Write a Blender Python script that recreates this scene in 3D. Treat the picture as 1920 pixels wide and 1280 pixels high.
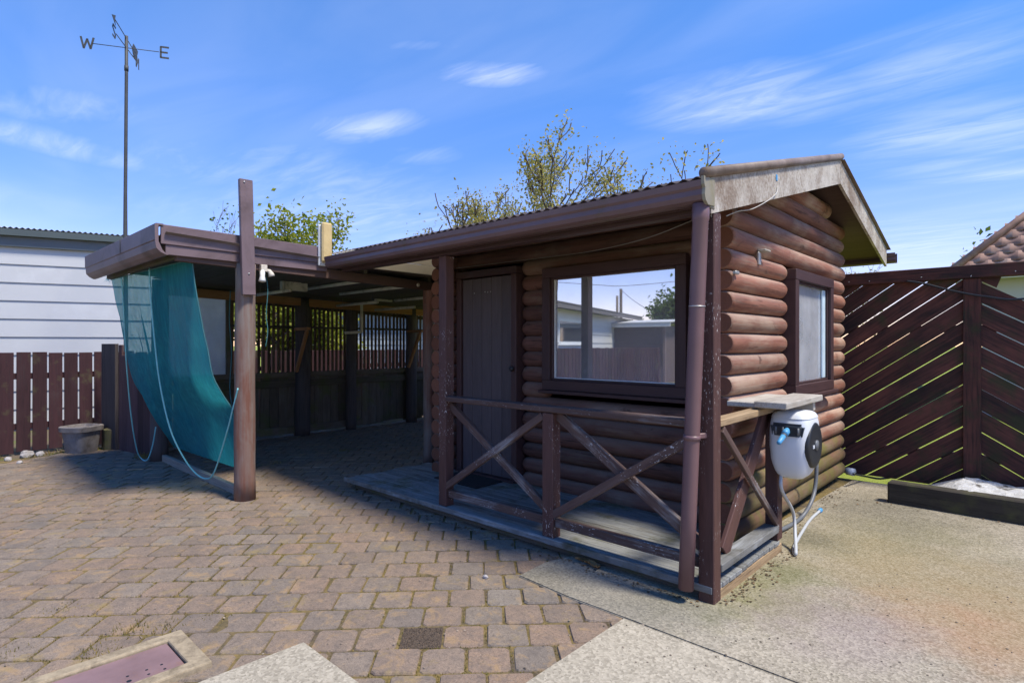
import bpy, bmesh, math, random
from mathutils import Vector, Matrix, noise
random.seed(7)
PI = math.pi
scene = bpy.context.scene
for o in list(bpy.data.objects): bpy.data.objects.remove(o)

# ------------------------------------------------------------------ camera
EYE, FPX, YAW = 1.45, 1070.0, math.radians(43.06)
cam = bpy.data.cameras.new('camera'); cam_o = bpy.data.objects.new('camera', cam)
scene.collection.objects.link(cam_o)
cam.sensor_width = 36; cam.lens = FPX/1920*36; cam.shift_y = 5/1920
cam.clip_start = .05; cam.clip_end = 3000
cam_o.location = (0, 0, EYE); cam_o.rotation_euler = (PI/2, 0, YAW)
scene.camera = cam_o
FW = Vector((-math.sin(YAW), math.cos(YAW), 0)); RT = Vector((math.cos(YAW), math.sin(YAW), 0))
def ray(x, y): return FW + RT*((x-960)/FPX) + Vector((0, 0, (645-y)/FPX))
def onz(x, y, z=0): r = ray(x, y); return Vector((0, 0, EYE)) + r*((z-EYE)/r.z)
def onx(x, y, X): r = ray(x, y); return Vector((0, 0, EYE)) + r*(X/r.x)
def ony(x, y, Y): r = ray(x, y); return Vector((0, 0, EYE)) + r*(Y/r.y)
def att(x, y, t): return Vector((0, 0, EYE)) + ray(x, y)*t
def project(p):
    w = p.dot(FW)
    if w < .1: return None
    return 960+FPX*p.dot(RT)/w, 645-FPX*(p.z-EYE)/w, w

# ------------------------------------------------------------------ light
SUN = Vector((.55, .09, 1.0)).normalized()
SKY_STRENGTH, SUN_STRENGTH, EXPOSURE = .15, 1.4, 2.1
world = bpy.data.worlds.new('World'); scene.world = world; world.use_nodes = True
wn, wl = world.node_tree.nodes, world.node_tree.links
wn.clear()
w_out = wn.new('ShaderNodeOutputWorld'); w_bg = wn.new('ShaderNodeBackground'); w_bg.inputs[1].default_value = SKY_STRENGTH
sky = wn.new('ShaderNodeTexSky'); sky.sky_type = 'NISHITA'; sky.sun_disc = False
sky.sun_elevation = math.asin(SUN.z); sky.sun_rotation = math.atan2(SUN.x, SUN.y)
sky.air_density = 1.0; sky.dust_density = .05; sky.ozone_density = 3.0
wl.new(w_bg.outputs[0], w_out.inputs[0])
def wmath(op, a, b=None, c=None):
    n = wn.new('ShaderNodeMath'); n.operation = op
    for i, v in enumerate((a, b, c)):
        if v is None: continue
        if isinstance(v, (int, float)): n.inputs[i].default_value = v
        else: wl.new(v, n.inputs[i])
    return n.outputs[0]
def build_sky():
    # thin cirrus on a flat layer overhead: p = direction.xy / direction.z
    tc = wn.new('ShaderNodeTexCoord'); sep = wn.new('ShaderNodeSeparateXYZ'); wl.new(tc.outputs['Generated'], sep.inputs[0])
    z = wmath('MAXIMUM', sep.outputs[2], .06)
    px, py = wmath('DIVIDE', sep.outputs[0], z), wmath('DIVIDE', sep.outputs[1], z)
    comb = wn.new('ShaderNodeCombineXYZ'); wl.new(px, comb.inputs[0]); wl.new(py, comb.inputs[1])
    def nz(rot, scale, detail, rough, dist, loc=(0, 0, 0)):
        m = wn.new('ShaderNodeMapping'); m.inputs['Rotation'].default_value = (0, 0, rot); m.inputs['Scale'].default_value = scale
        m.inputs['Location'].default_value = loc
        wl.new(comb.outputs[0], m.inputs[0])
        n = wn.new('ShaderNodeTexNoise'); n.inputs['Scale'].default_value = 1; n.inputs['Detail'].default_value = detail
        n.inputs['Roughness'].default_value = rough; n.inputs['Distortion'].default_value = dist
        wl.new(m.outputs[0], n.inputs['Vector']); return n.outputs[0]
    fib = nz(-YAW-.15, (.7, 2.2, 1), 5, .5, .9)
    fine = nz(-YAW-.1, (1.6, 6.0, 1), 6, .6, 1.2, (7, 2, 0))
    big = nz(-YAW, (.28, .5, 1), 4, .5, .4, (3.1, 1.7, 0))
    def smooth(v, a, b):
        n = wn.new('ShaderNodeMapRange'); n.interpolation_type = 'SMOOTHSTEP'
        n.inputs[1].default_value = a; n.inputs[2].default_value = b; wl.new(v, n.inputs[0]); return n.outputs[0]
    veil = wmath('MULTIPLY', smooth(big, .30, .70), wmath('ADD', .05, wmath('MULTIPLY', smooth(fib, .25, .85), .10)))
    tot = veil
    # individual wisps: picture centre, half length, half height, tilt (fixes them on the cloud layer)
    for cx, cy, hw, hh, tl, k in ((925, 140, 120, 28, 0, .75), (690, 238, 120, 34, -.08, .7), (775, 290, 95, 24, 0, .5),
                                  (1400, 190, 260, 62, -.10, .85), (1720, 120, 300, 80, -.25, .5), (1830, 250, 300, 70, -.08, .6),
                                  (1850, 320, 260, 34, 0, .6), (120, 200, 200, 40, .05, .5), (110, 270, 260, 26, .25, .6), (560, 330, 420, 60, .12, .35),
                                  (800, 86, 120, 16, 0, .35), (1700, 470, 330, 60, 0, .5), (700, 410, 420, 70, .06, .4)):
        def pp(x, y): r = ray(x, y); return Vector((r.x/r.z, r.y/r.z))
        c0 = pp(cx, cy); ct, st = math.cos(tl), math.sin(tl)
        a = (pp(cx+4*ct, cy+4*st)-c0)*(hw/4); b = (pp(cx-4*st, cy+4*ct)-c0)*(hh/4)
        det = a.x*b.y-a.y*b.x
        u = wmath('ADD', wmath('MULTIPLY', wmath('SUBTRACT', px, c0.x), b.y/det), wmath('MULTIPLY', wmath('SUBTRACT', py, c0.y), -b.x/det))
        v = wmath('ADD', wmath('MULTIPLY', wmath('SUBTRACT', px, c0.x), -a.y/det), wmath('MULTIPLY', wmath('SUBTRACT', py, c0.y), a.x/det))
        d2 = wmath('ADD', wmath('MULTIPLY', u, u), wmath('MULTIPLY', v, v))
        core = wmath('MAXIMUM', wmath('SUBTRACT', 1.0, wmath('MULTIPLY', d2, .55)), 0)
        m = wmath('MULTIPLY', wmath('MULTIPLY', core, core), wmath('ADD', wmath('MULTIPLY', smooth(fine, .32, .72), .55), .34))
        tot = wmath('MAXIMUM', tot, wmath('MULTIPLY', m, wmath('MULTIPLY', smooth(fib, .15, .65), k*.62)))
    hor = smooth(sep.outputs[2], .03, .16)
    tot = wmath('MULTIPLY', tot, hor)
    mix = wn.new('ShaderNodeMix'); mix.data_type = 'RGBA'; wl.new(tot, mix.inputs[0])
    hs = wn.new('ShaderNodeHueSaturation'); hs.inputs['Hue'].default_value = .515; hs.inputs['Saturation'].default_value = 1.38; hs.inputs['Value'].default_value = .92
    wl.new(sky.outputs[0], hs.inputs['Color'])
    tint = wn.new('ShaderNodeMix'); tint.data_type = 'RGBA'; tint.blend_type = 'MULTIPLY'; tint.inputs[0].default_value = 1; wl.new(hs.outputs[0], tint.inputs[6]); 
    tz = wn.new('ShaderNodeMix'); tz.data_type = 'RGBA'; wl.new(smooth(sep.outputs[2], .02, .55), tz.inputs[0]); tz.inputs[6].default_value = (.46, .33, .38, 1); tz.inputs[7].default_value = (.72, .52, .43, 1); wl.new(tz.outputs[2], tint.inputs[7])
    wl.new(tint.outputs[2], mix.inputs[6]); mix.inputs[7].default_value = (2.15, 2.2, 2.45, 1)
    wl.new(mix.outputs[2], w_bg.inputs[0])
build_sky()
sun = bpy.data.lights.new('sun', 'SUN'); sun.energy = SUN_STRENGTH; sun.angle = math.radians(10); sun.color = (1, .925, .80)
sun_o = bpy.data.objects.new('sun', sun); scene.collection.objects.link(sun_o)
sun_o.rotation_euler = SUN.to_track_quat('Z', 'Y').to_euler(); sun_o.location = SUN*30
vs = scene.view_settings
vs.view_transform = 'Standard'; vs.look = 'None'; vs.exposure = EXPOSURE; vs.gamma = 1; vs.use_curve_mapping = False
scene.render.engine = 'CYCLES'
scene.cycles.max_bounces = 8; scene.cycles.transparent_max_bounces = 16

# ------------------------------------------------------------------ object helpers
COL = scene.collection; WM = {}
def link(name, data, M, parent=None):
    o = bpy.data.objects.new(name, data); COL.objects.link(o); WM[o.name] = M
    o.matrix_basis = M
    if parent is not None:
        o.parent = parent; o.matrix_parent_inverse = WM[parent.name].inverted()
    return o
def tag(o, label, cat, group=None):
    o['label'] = label; o['category'] = cat
    if group: o['group'] = group
    return o
def thing(name, label, cat, loc, group=None):
    o = bpy.data.objects.new(name, None); COL.objects.link(o); o.empty_display_size = .1
    o.location = loc; WM[o.name] = Matrix.Translation(Vector(loc))
    return tag(o, label, cat, group)
def struct(o): o['kind'] = 'structure'; return o
def mesh(name, V, F, mats, smooth=False, mi=None):
    me = bpy.data.meshes.new(name); me.from_pydata([tuple(v) for v in V], [], F)
    for m in (mats if isinstance(mats, (list, tuple)) else [mats]): me.materials.append(m)
    if smooth: me.polygons.foreach_set('use_smooth', [True]*len(me.polygons))
    if mi: me.polygons.foreach_set('material_index', mi)
    me.update(); return me
def piece(name, V, F, mats, parent=None, smooth=False, M=None, mi=None):
    """mesh given in world coordinates; origin moved to its own centre"""
    V = [Vector(v) for v in V]
    if M is None:
        c = sum(V, Vector())/len(V); V = [v-c for v in V]; M = Matrix.Translation(c)
    return link(name, mesh(name, V, F, mats, smooth, mi), M, parent)
_boxes = {}
def boxmesh(L, w, h, bev, mat):
    key = (round(L, 3), round(w, 4), round(h, 4), bev, mat.name)
    if key in _boxes: return _boxes[key]
    bm = bmesh.new(); bmesh.ops.create_cube(bm, size=1)
    for v in bm.verts: v.co = Vector((v.co.x*L, v.co.y*w, v.co.z*h))
    if bev: bmesh.ops.bevel(bm, geom=bm.edges[:], offset=min(bev, w*.3, h*.3), segments=1, affect='EDGES')
    me = bpy.data.meshes.new('timber'); bm.to_mesh(me); bm.free(); me.materials.append(mat); _boxes[key] = me; return me
def frame_matrix(p0, p1, up=None, roll=0):
    p0, p1 = Vector(p0), Vector(p1); x = (p1-p0).normalized()
    if up is None: up = Vector((0, 0, 1)) if abs(x.z) < .95 else Vector((0, 1, 0))
    y = Vector(up).cross(x).normalized(); z = x.cross(y)
    M = Matrix(((x.x, y.x, z.x, 0), (x.y, y.y, z.y, 0), (x.z, y.z, z.z, 0), (0, 0, 0, 1)))
    if roll: M = M @ Matrix.Rotation(roll, 4, 'X')
    return Matrix.Translation((p0+p1)/2) @ M
def beam(name, p0, p1, w, h, mat, parent=None, bev=.004, up=None, roll=0):
    """timber from p0 to p1, grain along local X; w across, h along 'up'"""
    L = (Vector(p1)-Vector(p0)).length
    return link(name, boxmesh(L, w, h, bev, mat), frame_matrix(p0, p1, up, roll), parent)
def box(name, x0, x1, y0, y1, z0, z1, mat, parent=None, bev=.004):
    """axis box, grain along its longest side"""
    d = (x1-x0, y1-y0, z1-z0); c = Vector(((x0+x1)/2, (y0+y1)/2, (z0+z1)/2)); k = d.index(max(d))
    if k == 0: return beam(name, c-Vector((d[0]/2, 0, 0)), c+Vector((d[0]/2, 0, 0)), d[1], d[2], mat, parent, bev)
    if k == 1: return beam(name, c-Vector((0, d[1]/2, 0)), c+Vector((0, d[1]/2, 0)), d[0], d[2], mat, parent, bev)
    return beam(name, c-Vector((0, 0, d[2]/2)), c+Vector((0, 0, d[2]/2)), d[0], d[1], mat, parent, bev)
def smooth_path(P, n=8):
    P = [Vector(p) for p in P]; out = []
    for i in range(len(P)-1):
        a, b, c, d = P[max(i-1, 0)], P[i], P[i+1], P[min(i+2, len(P)-1)]
        for k in range(n):
            t = k/n
            out.append(.5*((2*b)+(c-a)*t+(2*a-5*b+4*c-d)*t*t+(3*b-a-3*c+d)*t**3))
    out.append(P[-1]); return out
def tube_geo(P, R, n=8, caps=True):
    P = [Vector(p) for p in P]; V, F = [], []
    if not isinstance(R, (list, tuple)): R = [R]*len(P)
    t0 = (P[1]-P[0]).normalized(); nrm = t0.orthogonal().normalized()
    for i, p in enumerate(P):
        t = (P[min(i+1, len(P)-1)]-P[max(i-1, 0)]).normalized()
        nrm = (nrm-t*nrm.dot(t)).normalized(); b = t.cross(nrm)
        for k in range(n):
            a = 2*PI*k/n; V.append(p+(nrm*math.cos(a)+b*math.sin(a))*R[i])
    for i in range(len(P)-1):
        for k in range(n):
            F.append((i*n+k, i*n+(k+1) % n, (i+1)*n+(k+1) % n, (i+1)*n+k))
    if caps: F.append(tuple(range(n-1, -1, -1))); F.append(tuple((len(P)-1)*n+k for k in range(n)))
    return V, F
def tube(name, P, R, mat, parent=None, n=8):
    V, F = tube_geo(P, R, n); return piece(name, V, F, mat, parent, True)
def extrude(name, prof, p0, p1, up, mat, parent=None, smooth=False, closed=True):
    """profile (a, b): a along side axis (up x dir), b along up; extruded p0 -> p1"""
    M = frame_matrix(p0, p1, up); L = (Vector(p1)-Vector(p0)).length; n = len(prof); V, F = [], []
    for s in (-L/2, L/2):
        for a, b in prof: V.append((s, a, b))
    for k in range(n if closed else n-1): F.append((k, (k+1) % n, n+(k+1) % n, n+k))
    if closed: F.append(tuple(range(n-1, -1, -1))); F.append(tuple(range(n, 2*n)))
    return link(name, mesh(name, V, F, mat, smooth), M, parent)

# ------------------------------------------------------------------ materials
def mat_base(name):
    m = bpy.data.materials.new(name); m.use_nodes = True; nt = m.node_tree
    return m, nt, nt.nodes['Principled BSDF']
class NB:
    def __init__(s, nt): s.nt = nt; s.n = nt.nodes; s.l = nt.links
    def put(s, v, inp):
        if isinstance(v, (int, float)): inp.default_value = v
        elif isinstance(v, (tuple, list)): inp.default_value = tuple(v) if len(v) == 4 or inp.type == 'VECTOR' else (*v, 1)
        else: s.l.new(v, inp)
    def coord(s, kind='Object', rnd=True):
        tc = s.n.new('ShaderNodeTexCoord'); v = tc.outputs[kind]
        if rnd:
            oi = s.n.new('ShaderNodeObjectInfo'); ad = s.n.new('ShaderNodeVectorMath'); ad.operation = 'MULTIPLY_ADD'
            cb = s.n.new('ShaderNodeCombineXYZ')
            for i in range(3): s.l.new(oi.outputs['Random'], cb.inputs[i])
            s.l.new(cb.outputs[0], ad.inputs[0]); ad.inputs[1].default_value = (37, 61, 83); s.l.new(v, ad.inputs[2]); v = ad.outputs[0]
        return v
    def world(s): return s.n.new('ShaderNodeNewGeometry').outputs['Position']
    def rnd(s): return s.n.new('ShaderNodeObjectInfo').outputs['Random']
    def island(s): return s.n.new('ShaderNodeNewGeometry').outputs['Random Per Island']
    def noise(s, vec, scale, detail=4, rough=.55, stretch=(1, 1, 1), dist=0):
        mp = s.n.new('ShaderNodeMapping'); mp.inputs['Scale'].default_value = stretch; s.l.new(vec, mp.inputs[0])
        n = s.n.new('ShaderNodeTexNoise'); n.inputs['Scale'].default_value = scale; n.inputs['Detail'].default_value = detail
        n.inputs['Roughness'].default_value = rough; n.inputs['Distortion'].default_value = dist
        s.l.new(mp.outputs[0], n.inputs['Vector']); return n.outputs[0]
    def rampv(s, v, a, b, lo=0., hi=1.):
        n = s.n.new('ShaderNodeMapRange'); n.inputs[1].default_value = a; n.inputs[2].default_value = b
        n.inputs[3].default_value = lo; n.inputs[4].default_value = hi; s.l.new(v, n.inputs[0]); return n.outputs[0]
    def mix(s, f, a, b, mode='MIX'):
        n = s.n.new('ShaderNodeMix'); n.data_type = 'RGBA'; n.blend_type = mode; n.clamp_factor = True
        s.put(f, n.inputs[0]); s.put(a, n.inputs[6]); s.put(b, n.inputs[7]); return n.outputs[2]
    def math(s, op, a, b=0.):
        n = s.n.new('ShaderNodeMath'); n.operation = op; s.put(a, n.inputs[0]); s.put(b, n.inputs[1]); return n.outputs[0]
    def bump(s, h, strength, dist, bsdf):
        n = s.n.new('ShaderNodeBump'); n.inputs['Strength'].default_value = strength; n.inputs['Distance'].default_value = dist
        s.l.new(h, n.inputs['Height']); s.l.new(n.outputs[0], bsdf.inputs['Normal'])
def wood(name, c1=None, c2=None, top=None, wear=None, wear_amt=.0, rough=.72, grain=14, var=.35, moss=None, moss_amt=0., bump=.35, crack=.5, chips=None, chip_amt=0.):
    m, nt, b = mat_base(name); g = NB(nt); v = g.coord()
    gr = g.noise(v, grain, 6, .65, (.12, 1, 1), .6)
    col = g.mix(g.rampv(gr, .3, .7), c1, c2)
    fine = g.noise(v, grain*5, 3, .6, (.05, 1, 1))
    col = g.mix(g.rampv(fine, .53, .69, 0, crack), col, tuple(c*.32 for c in c1))
    pat = g.noise(v, 2.6, 5, .6, (.5, 1, 1), .4)
    if wear: col = g.mix(g.rampv(g.math('ADD', g.math('MULTIPLY', pat, .7), g.math('MULTIPLY', fine, .3)), .62-wear_amt*.3, .74-wear_amt*.2), col, wear)
    if chips:
        ch = g.noise(v, 120, 3, .65, (.35, 1, 1)); zone = g.noise(v, 3.0, 3, .6)
        col = g.mix(g.math('MULTIPLY', g.rampv(ch, .62, .66), g.rampv(zone, .62-chip_amt, .68-chip_amt)), col, chips)
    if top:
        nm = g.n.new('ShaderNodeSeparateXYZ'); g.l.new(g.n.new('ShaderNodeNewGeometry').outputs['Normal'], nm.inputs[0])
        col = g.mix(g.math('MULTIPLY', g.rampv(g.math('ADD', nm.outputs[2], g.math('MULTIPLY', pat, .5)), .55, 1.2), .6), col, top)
        kn = g.noise(v, 7, 4, .6, (.6, 1, 1), .8); col = g.mix(g.rampv(kn, .64, .72, 0, .7), col, tuple(c*.35 for c in c1))
    if moss:
        mo = g.noise(g.world(), 3.5, 5, .65)
        col = g.mix(g.rampv(mo, .58-moss_amt*.25, .70-moss_amt*.1, 0, .85), col, moss)
    val = g.rampv(g.rnd(), 0, 1, 1-var, 1+var)
    hs = g.n.new('ShaderNodeHueSaturation'); g.l.new(val, hs.inputs['Value']); g.l.new(col, hs.inputs['Color'])
    g.l.new(hs.outputs[0], b.inputs['Base Color']); b.inputs['Roughness'].default_value = rough
    b.inputs['Specular IOR Level'].default_value = .3
    g.bump(g.math('ADD', gr, g.math('MULTIPLY', fine, .6)), bump, .006, b)
    return m
def plain(name, col, rough=.6, var=.12, scale=8, metallic=0., dirt=None, dirt_amt=.3, bump=0., spec=.4):
    m, nt, b = mat_base(name); g = NB(nt); v = g.coord()
    n = g.noise(v, scale, 5, .6); c = g.mix(g.rampv(n, .3, .7), tuple(x*(1-var) for x in col), tuple(min(x*(1+var), 1) for x in col))
    if dirt: c = g.mix(g.rampv(g.noise(v, scale*.45, 6, .7, (1, 1, 1), .5), .62-dirt_amt*.3, .75-dirt_amt*.15), c, dirt)
    g.l.new(c, b.inputs['Base Color']); b.inputs['Roughness'].default_value = rough; b.inputs['Metallic'].default_value = metallic
    b.inputs['Specular IOR Level'].default_value = spec
    if bump: g.bump(n, bump, .004, b)
    return m
LOG = wood('log_stain', top=(.21, .155, .125), c1=(.088, .040, .031), c2=(.155, .074, .054), wear=(.18, .125, .095), wear_amt=.35, rough=.72, grain=13, var=.28, crack=.85, bump=.5)
LOGLIT = wood('log_weathered_lit', top=(.40, .31, .25), c1=(.155, .058, .036), c2=(.28, .13, .085), wear=(.35, .24, .17), wear_amt=.5, rough=.66, grain=13, var=.24, crack=.8, bump=.5)  # bleached gable logs, with their sunlit brightness put into the colour too
LOGEND = wood('log_end_grain', (.19, .075, .045), (.15, .065, .042), rough=.8, grain=40, var=.2)
LOGMOSS = wood('log_mossy', (.11, .06, .038), (.165, .09, .055), wear=(.2, .15, .09), wear_amt=.5, moss=(.13, .12, .03), moss_amt=.6, grain=13, var=.2)
TRIM = wood('trim_paint', (.050, .027, .027), (.068, .036, .035), rough=.5, grain=22, var=.12, crack=.25, bump=.18)
POST = wood('post_paint', (.072, .035, .030), (.10, .048, .040), rough=.6, grain=22, var=.12, chips=(.5, .48, .46), chip_amt=.12, crack=.35)
RAILM = wood('rail_worn', (.075, .042, .036), (.12, .078, .064), wear=(.30, .30, .30), wear_amt=.22, rough=.7, grain=20, var=.15, chips=(.5, .5, .5), chip_amt=.1)
DOORM = wood('door_paint', (.075, .060, .064), (.098, .078, .084), rough=.5, grain=26, var=.10, crack=.2, bump=.12)
DECK = wood('deck_weathered', (.17, .175, .172), (.27, .278, .272), wear=(.10, .085, .06), wear_amt=.3, rough=.8, grain=20, var=.2, moss=(.09, .09, .04), moss_amt=.2)
DECKEDGE = wood('deck_edge_flaking', (.12, .12, .115), (.20, .20, .19), wear=(.42, .44, .45), wear_amt=.4, rough=.8, grain=18, var=.1, moss=(.05, .045, .02), moss_amt=.35)
BEARER = wood('bearer_timber', (.30, .20, .11), (.40, .29, .17), wear=(.16, .1, .06), wear_amt=.3, rough=.8, grain=15, var=.1, moss=(.10, .10, .02), moss_amt=.2)
GREYWOOD = wood('grey_plank', (.36, .33, .28), (.46, .43, .38), wear=(.27, .23, .18), wear_amt=.3, rough=.8, grain=20, var=.1)
BARGE = wood('barge_flaking', (.36, .32, .27), (.52, .485, .43), wear=(.19, .14, .10), wear_amt=.6, rough=.75, grain=9, var=.08, crack=.35)
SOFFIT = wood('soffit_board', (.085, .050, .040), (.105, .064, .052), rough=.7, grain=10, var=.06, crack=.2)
DARK = wood('dark_fence', (.075, .063, .05), (.12, .098, .075), wear=(.13, .115, .095), wear_amt=.2, rough=.85, grain=16, var=.3, moss=(.075, .085, .03), moss_amt=.35)
SLATM = wood('slat_wood', (.075, .05, .036), (.11, .075, .05), rough=.8, grain=18, var=.35)
CREOS = wood('pole_dark', (.055, .047, .047), (.085, .07, .068), rough=.8, grain=10, var=.2)
POLE = wood('pole_red', (.125, .052, .036), (.19, .095, .068), wear=(.20, .165, .145), wear_amt=.6, rough=.7, grain=8, var=.05, crack=.5)
REDF = wood('red_paling', (.032, .0125, .0155), (.048, .019, .022), wear=(.05, .030, .032), wear_amt=.15, rough=.75, grain=14, var=.22, moss=(.07, .06, .03), moss_amt=.05)
CHEV = wood('chevron_board', (.072, .026, .020), (.125, .045, .033), wear=(.018, .012, .011), wear_amt=.6, rough=.7, grain=12, var=.2, moss=(.032, .036, .014), moss_amt=.25)
ORANGE = wood('raw_timber', (.26, .12, .05), (.33, .17, .08), rough=.75, grain=16, var=.15)
FASC = plain('fascia_paint', (.165, .115, .122), .5, .1, 3, dirt=(.085, .055, .052), dirt_amt=.5)
GUT = plain('gutter_paint', (.135, .085, .088), .38, .10, 4, dirt=(.10, .075, .045), dirt_amt=.25)
GUTMOSS = plain('gutter_end_moss', (.24, .215, .16), .6, .2, 6, dirt=(.17, .15, .04), dirt_amt=.6)
PIPE = plain('downpipe_paint', (.145, .082, .085), .4, .08, 5, dirt=(.42, .40, .36), dirt_amt=-.12)
CORR = plain('corrugated_iron', (.15, .115, .10), .55, .25, 3, dirt=(.075, .06, .05), dirt_amt=.5)
RIDGE = plain('barge_cap_iron', (.22, .17, .14), .6, .2, 6, dirt=(.13, .085, .06), dirt_amt=.6)
BLACK = plain('black_plastic', (.018, .02, .024), .45, .1)
NAVY = plain('dark_navy_plastic', (.022, .032, .048), .4, .1)
WHITEP = plain('grey_white_plastic', (.60, .63, .66), .42, .03, 3, dirt=(.5, .51, .5), dirt_amt=.2)
HOSE = plain('grey_hose', (.42, .44, .45), .5, .06)
HOSED = plain('dark_grey_hose', (.13, .14, .15), .45, .1)
BLUEP = plain('blue_plastic', (.08, .30, .55), .4, .06)
ROPE = plain('aqua_rope', (.20, .52, .55), .7, .1, 40)
ROPED = plain('dark_teal_cord', (.045, .16, .18), .7, .1, 40)
METAL = plain('galvanised', (.42, .42, .41), .45, .1, 12, metallic=.6)
VANEM = plain('vane_metal', (.055, .058, .060), .6, .2, 8)
MAT_ = plain('door_mat', (.018, .018, .019), .95, .4, 60, bump=.6)
POTM = plain('grey_pot', (.20, .18, .17), .8, .2, 10, dirt=(.1, .085, .07), dirt_amt=.5)
YELBOX = plain('yellowed_lens', (.56, .42, .19), .45, .12, 5, dirt=(.38, .25, .09), dirt_amt=.4)
WBOARD = plain('white_weatherboard', (.49, .50, .51), .6, .03, 1.2, dirt=(.56, .57, .58), dirt_amt=.1)
WBOARD2 = plain('cream_weatherboard', (.60, .59, .56), .6, .04, 1.2)
GREYF = plain('grey_fascia', (.115, .135, .15), .5, .06, 2)
GREYG = plain('green_grey_gutter', (.075, .095, .095), .4, .06, 2)
IRONW = plain('pale_roof_iron', (.55, .56, .57), .4, .06, 2)
FRAMEW = plain('white_window_frame', (.70, .70, .67), .5, .04)
TILE = plain('roof_tile', (.29, .17, .125), .75, .3, 5, dirt=(.36, .30, .26), dirt_amt=.3, bump=.2)
WIREM = plain('wire', (.16, .14, .12), .6, .1)
PALEB = plain('pale_batten', (.62, .56, .47), .6, .15, 9, dirt=(.22, .17, .12), dirt_amt=.3)
RUST = plain('rusty_lid', (.27, .17, .165), .5, .18, 6, metallic=.25, dirt=(.32, .17, .10), dirt_amt=.35, bump=.1)
BARK = wood('bark', (.085, .062, .045), (.13, .1, .075), rough=.9, grain=10, var=.1, bump=.6)

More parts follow.
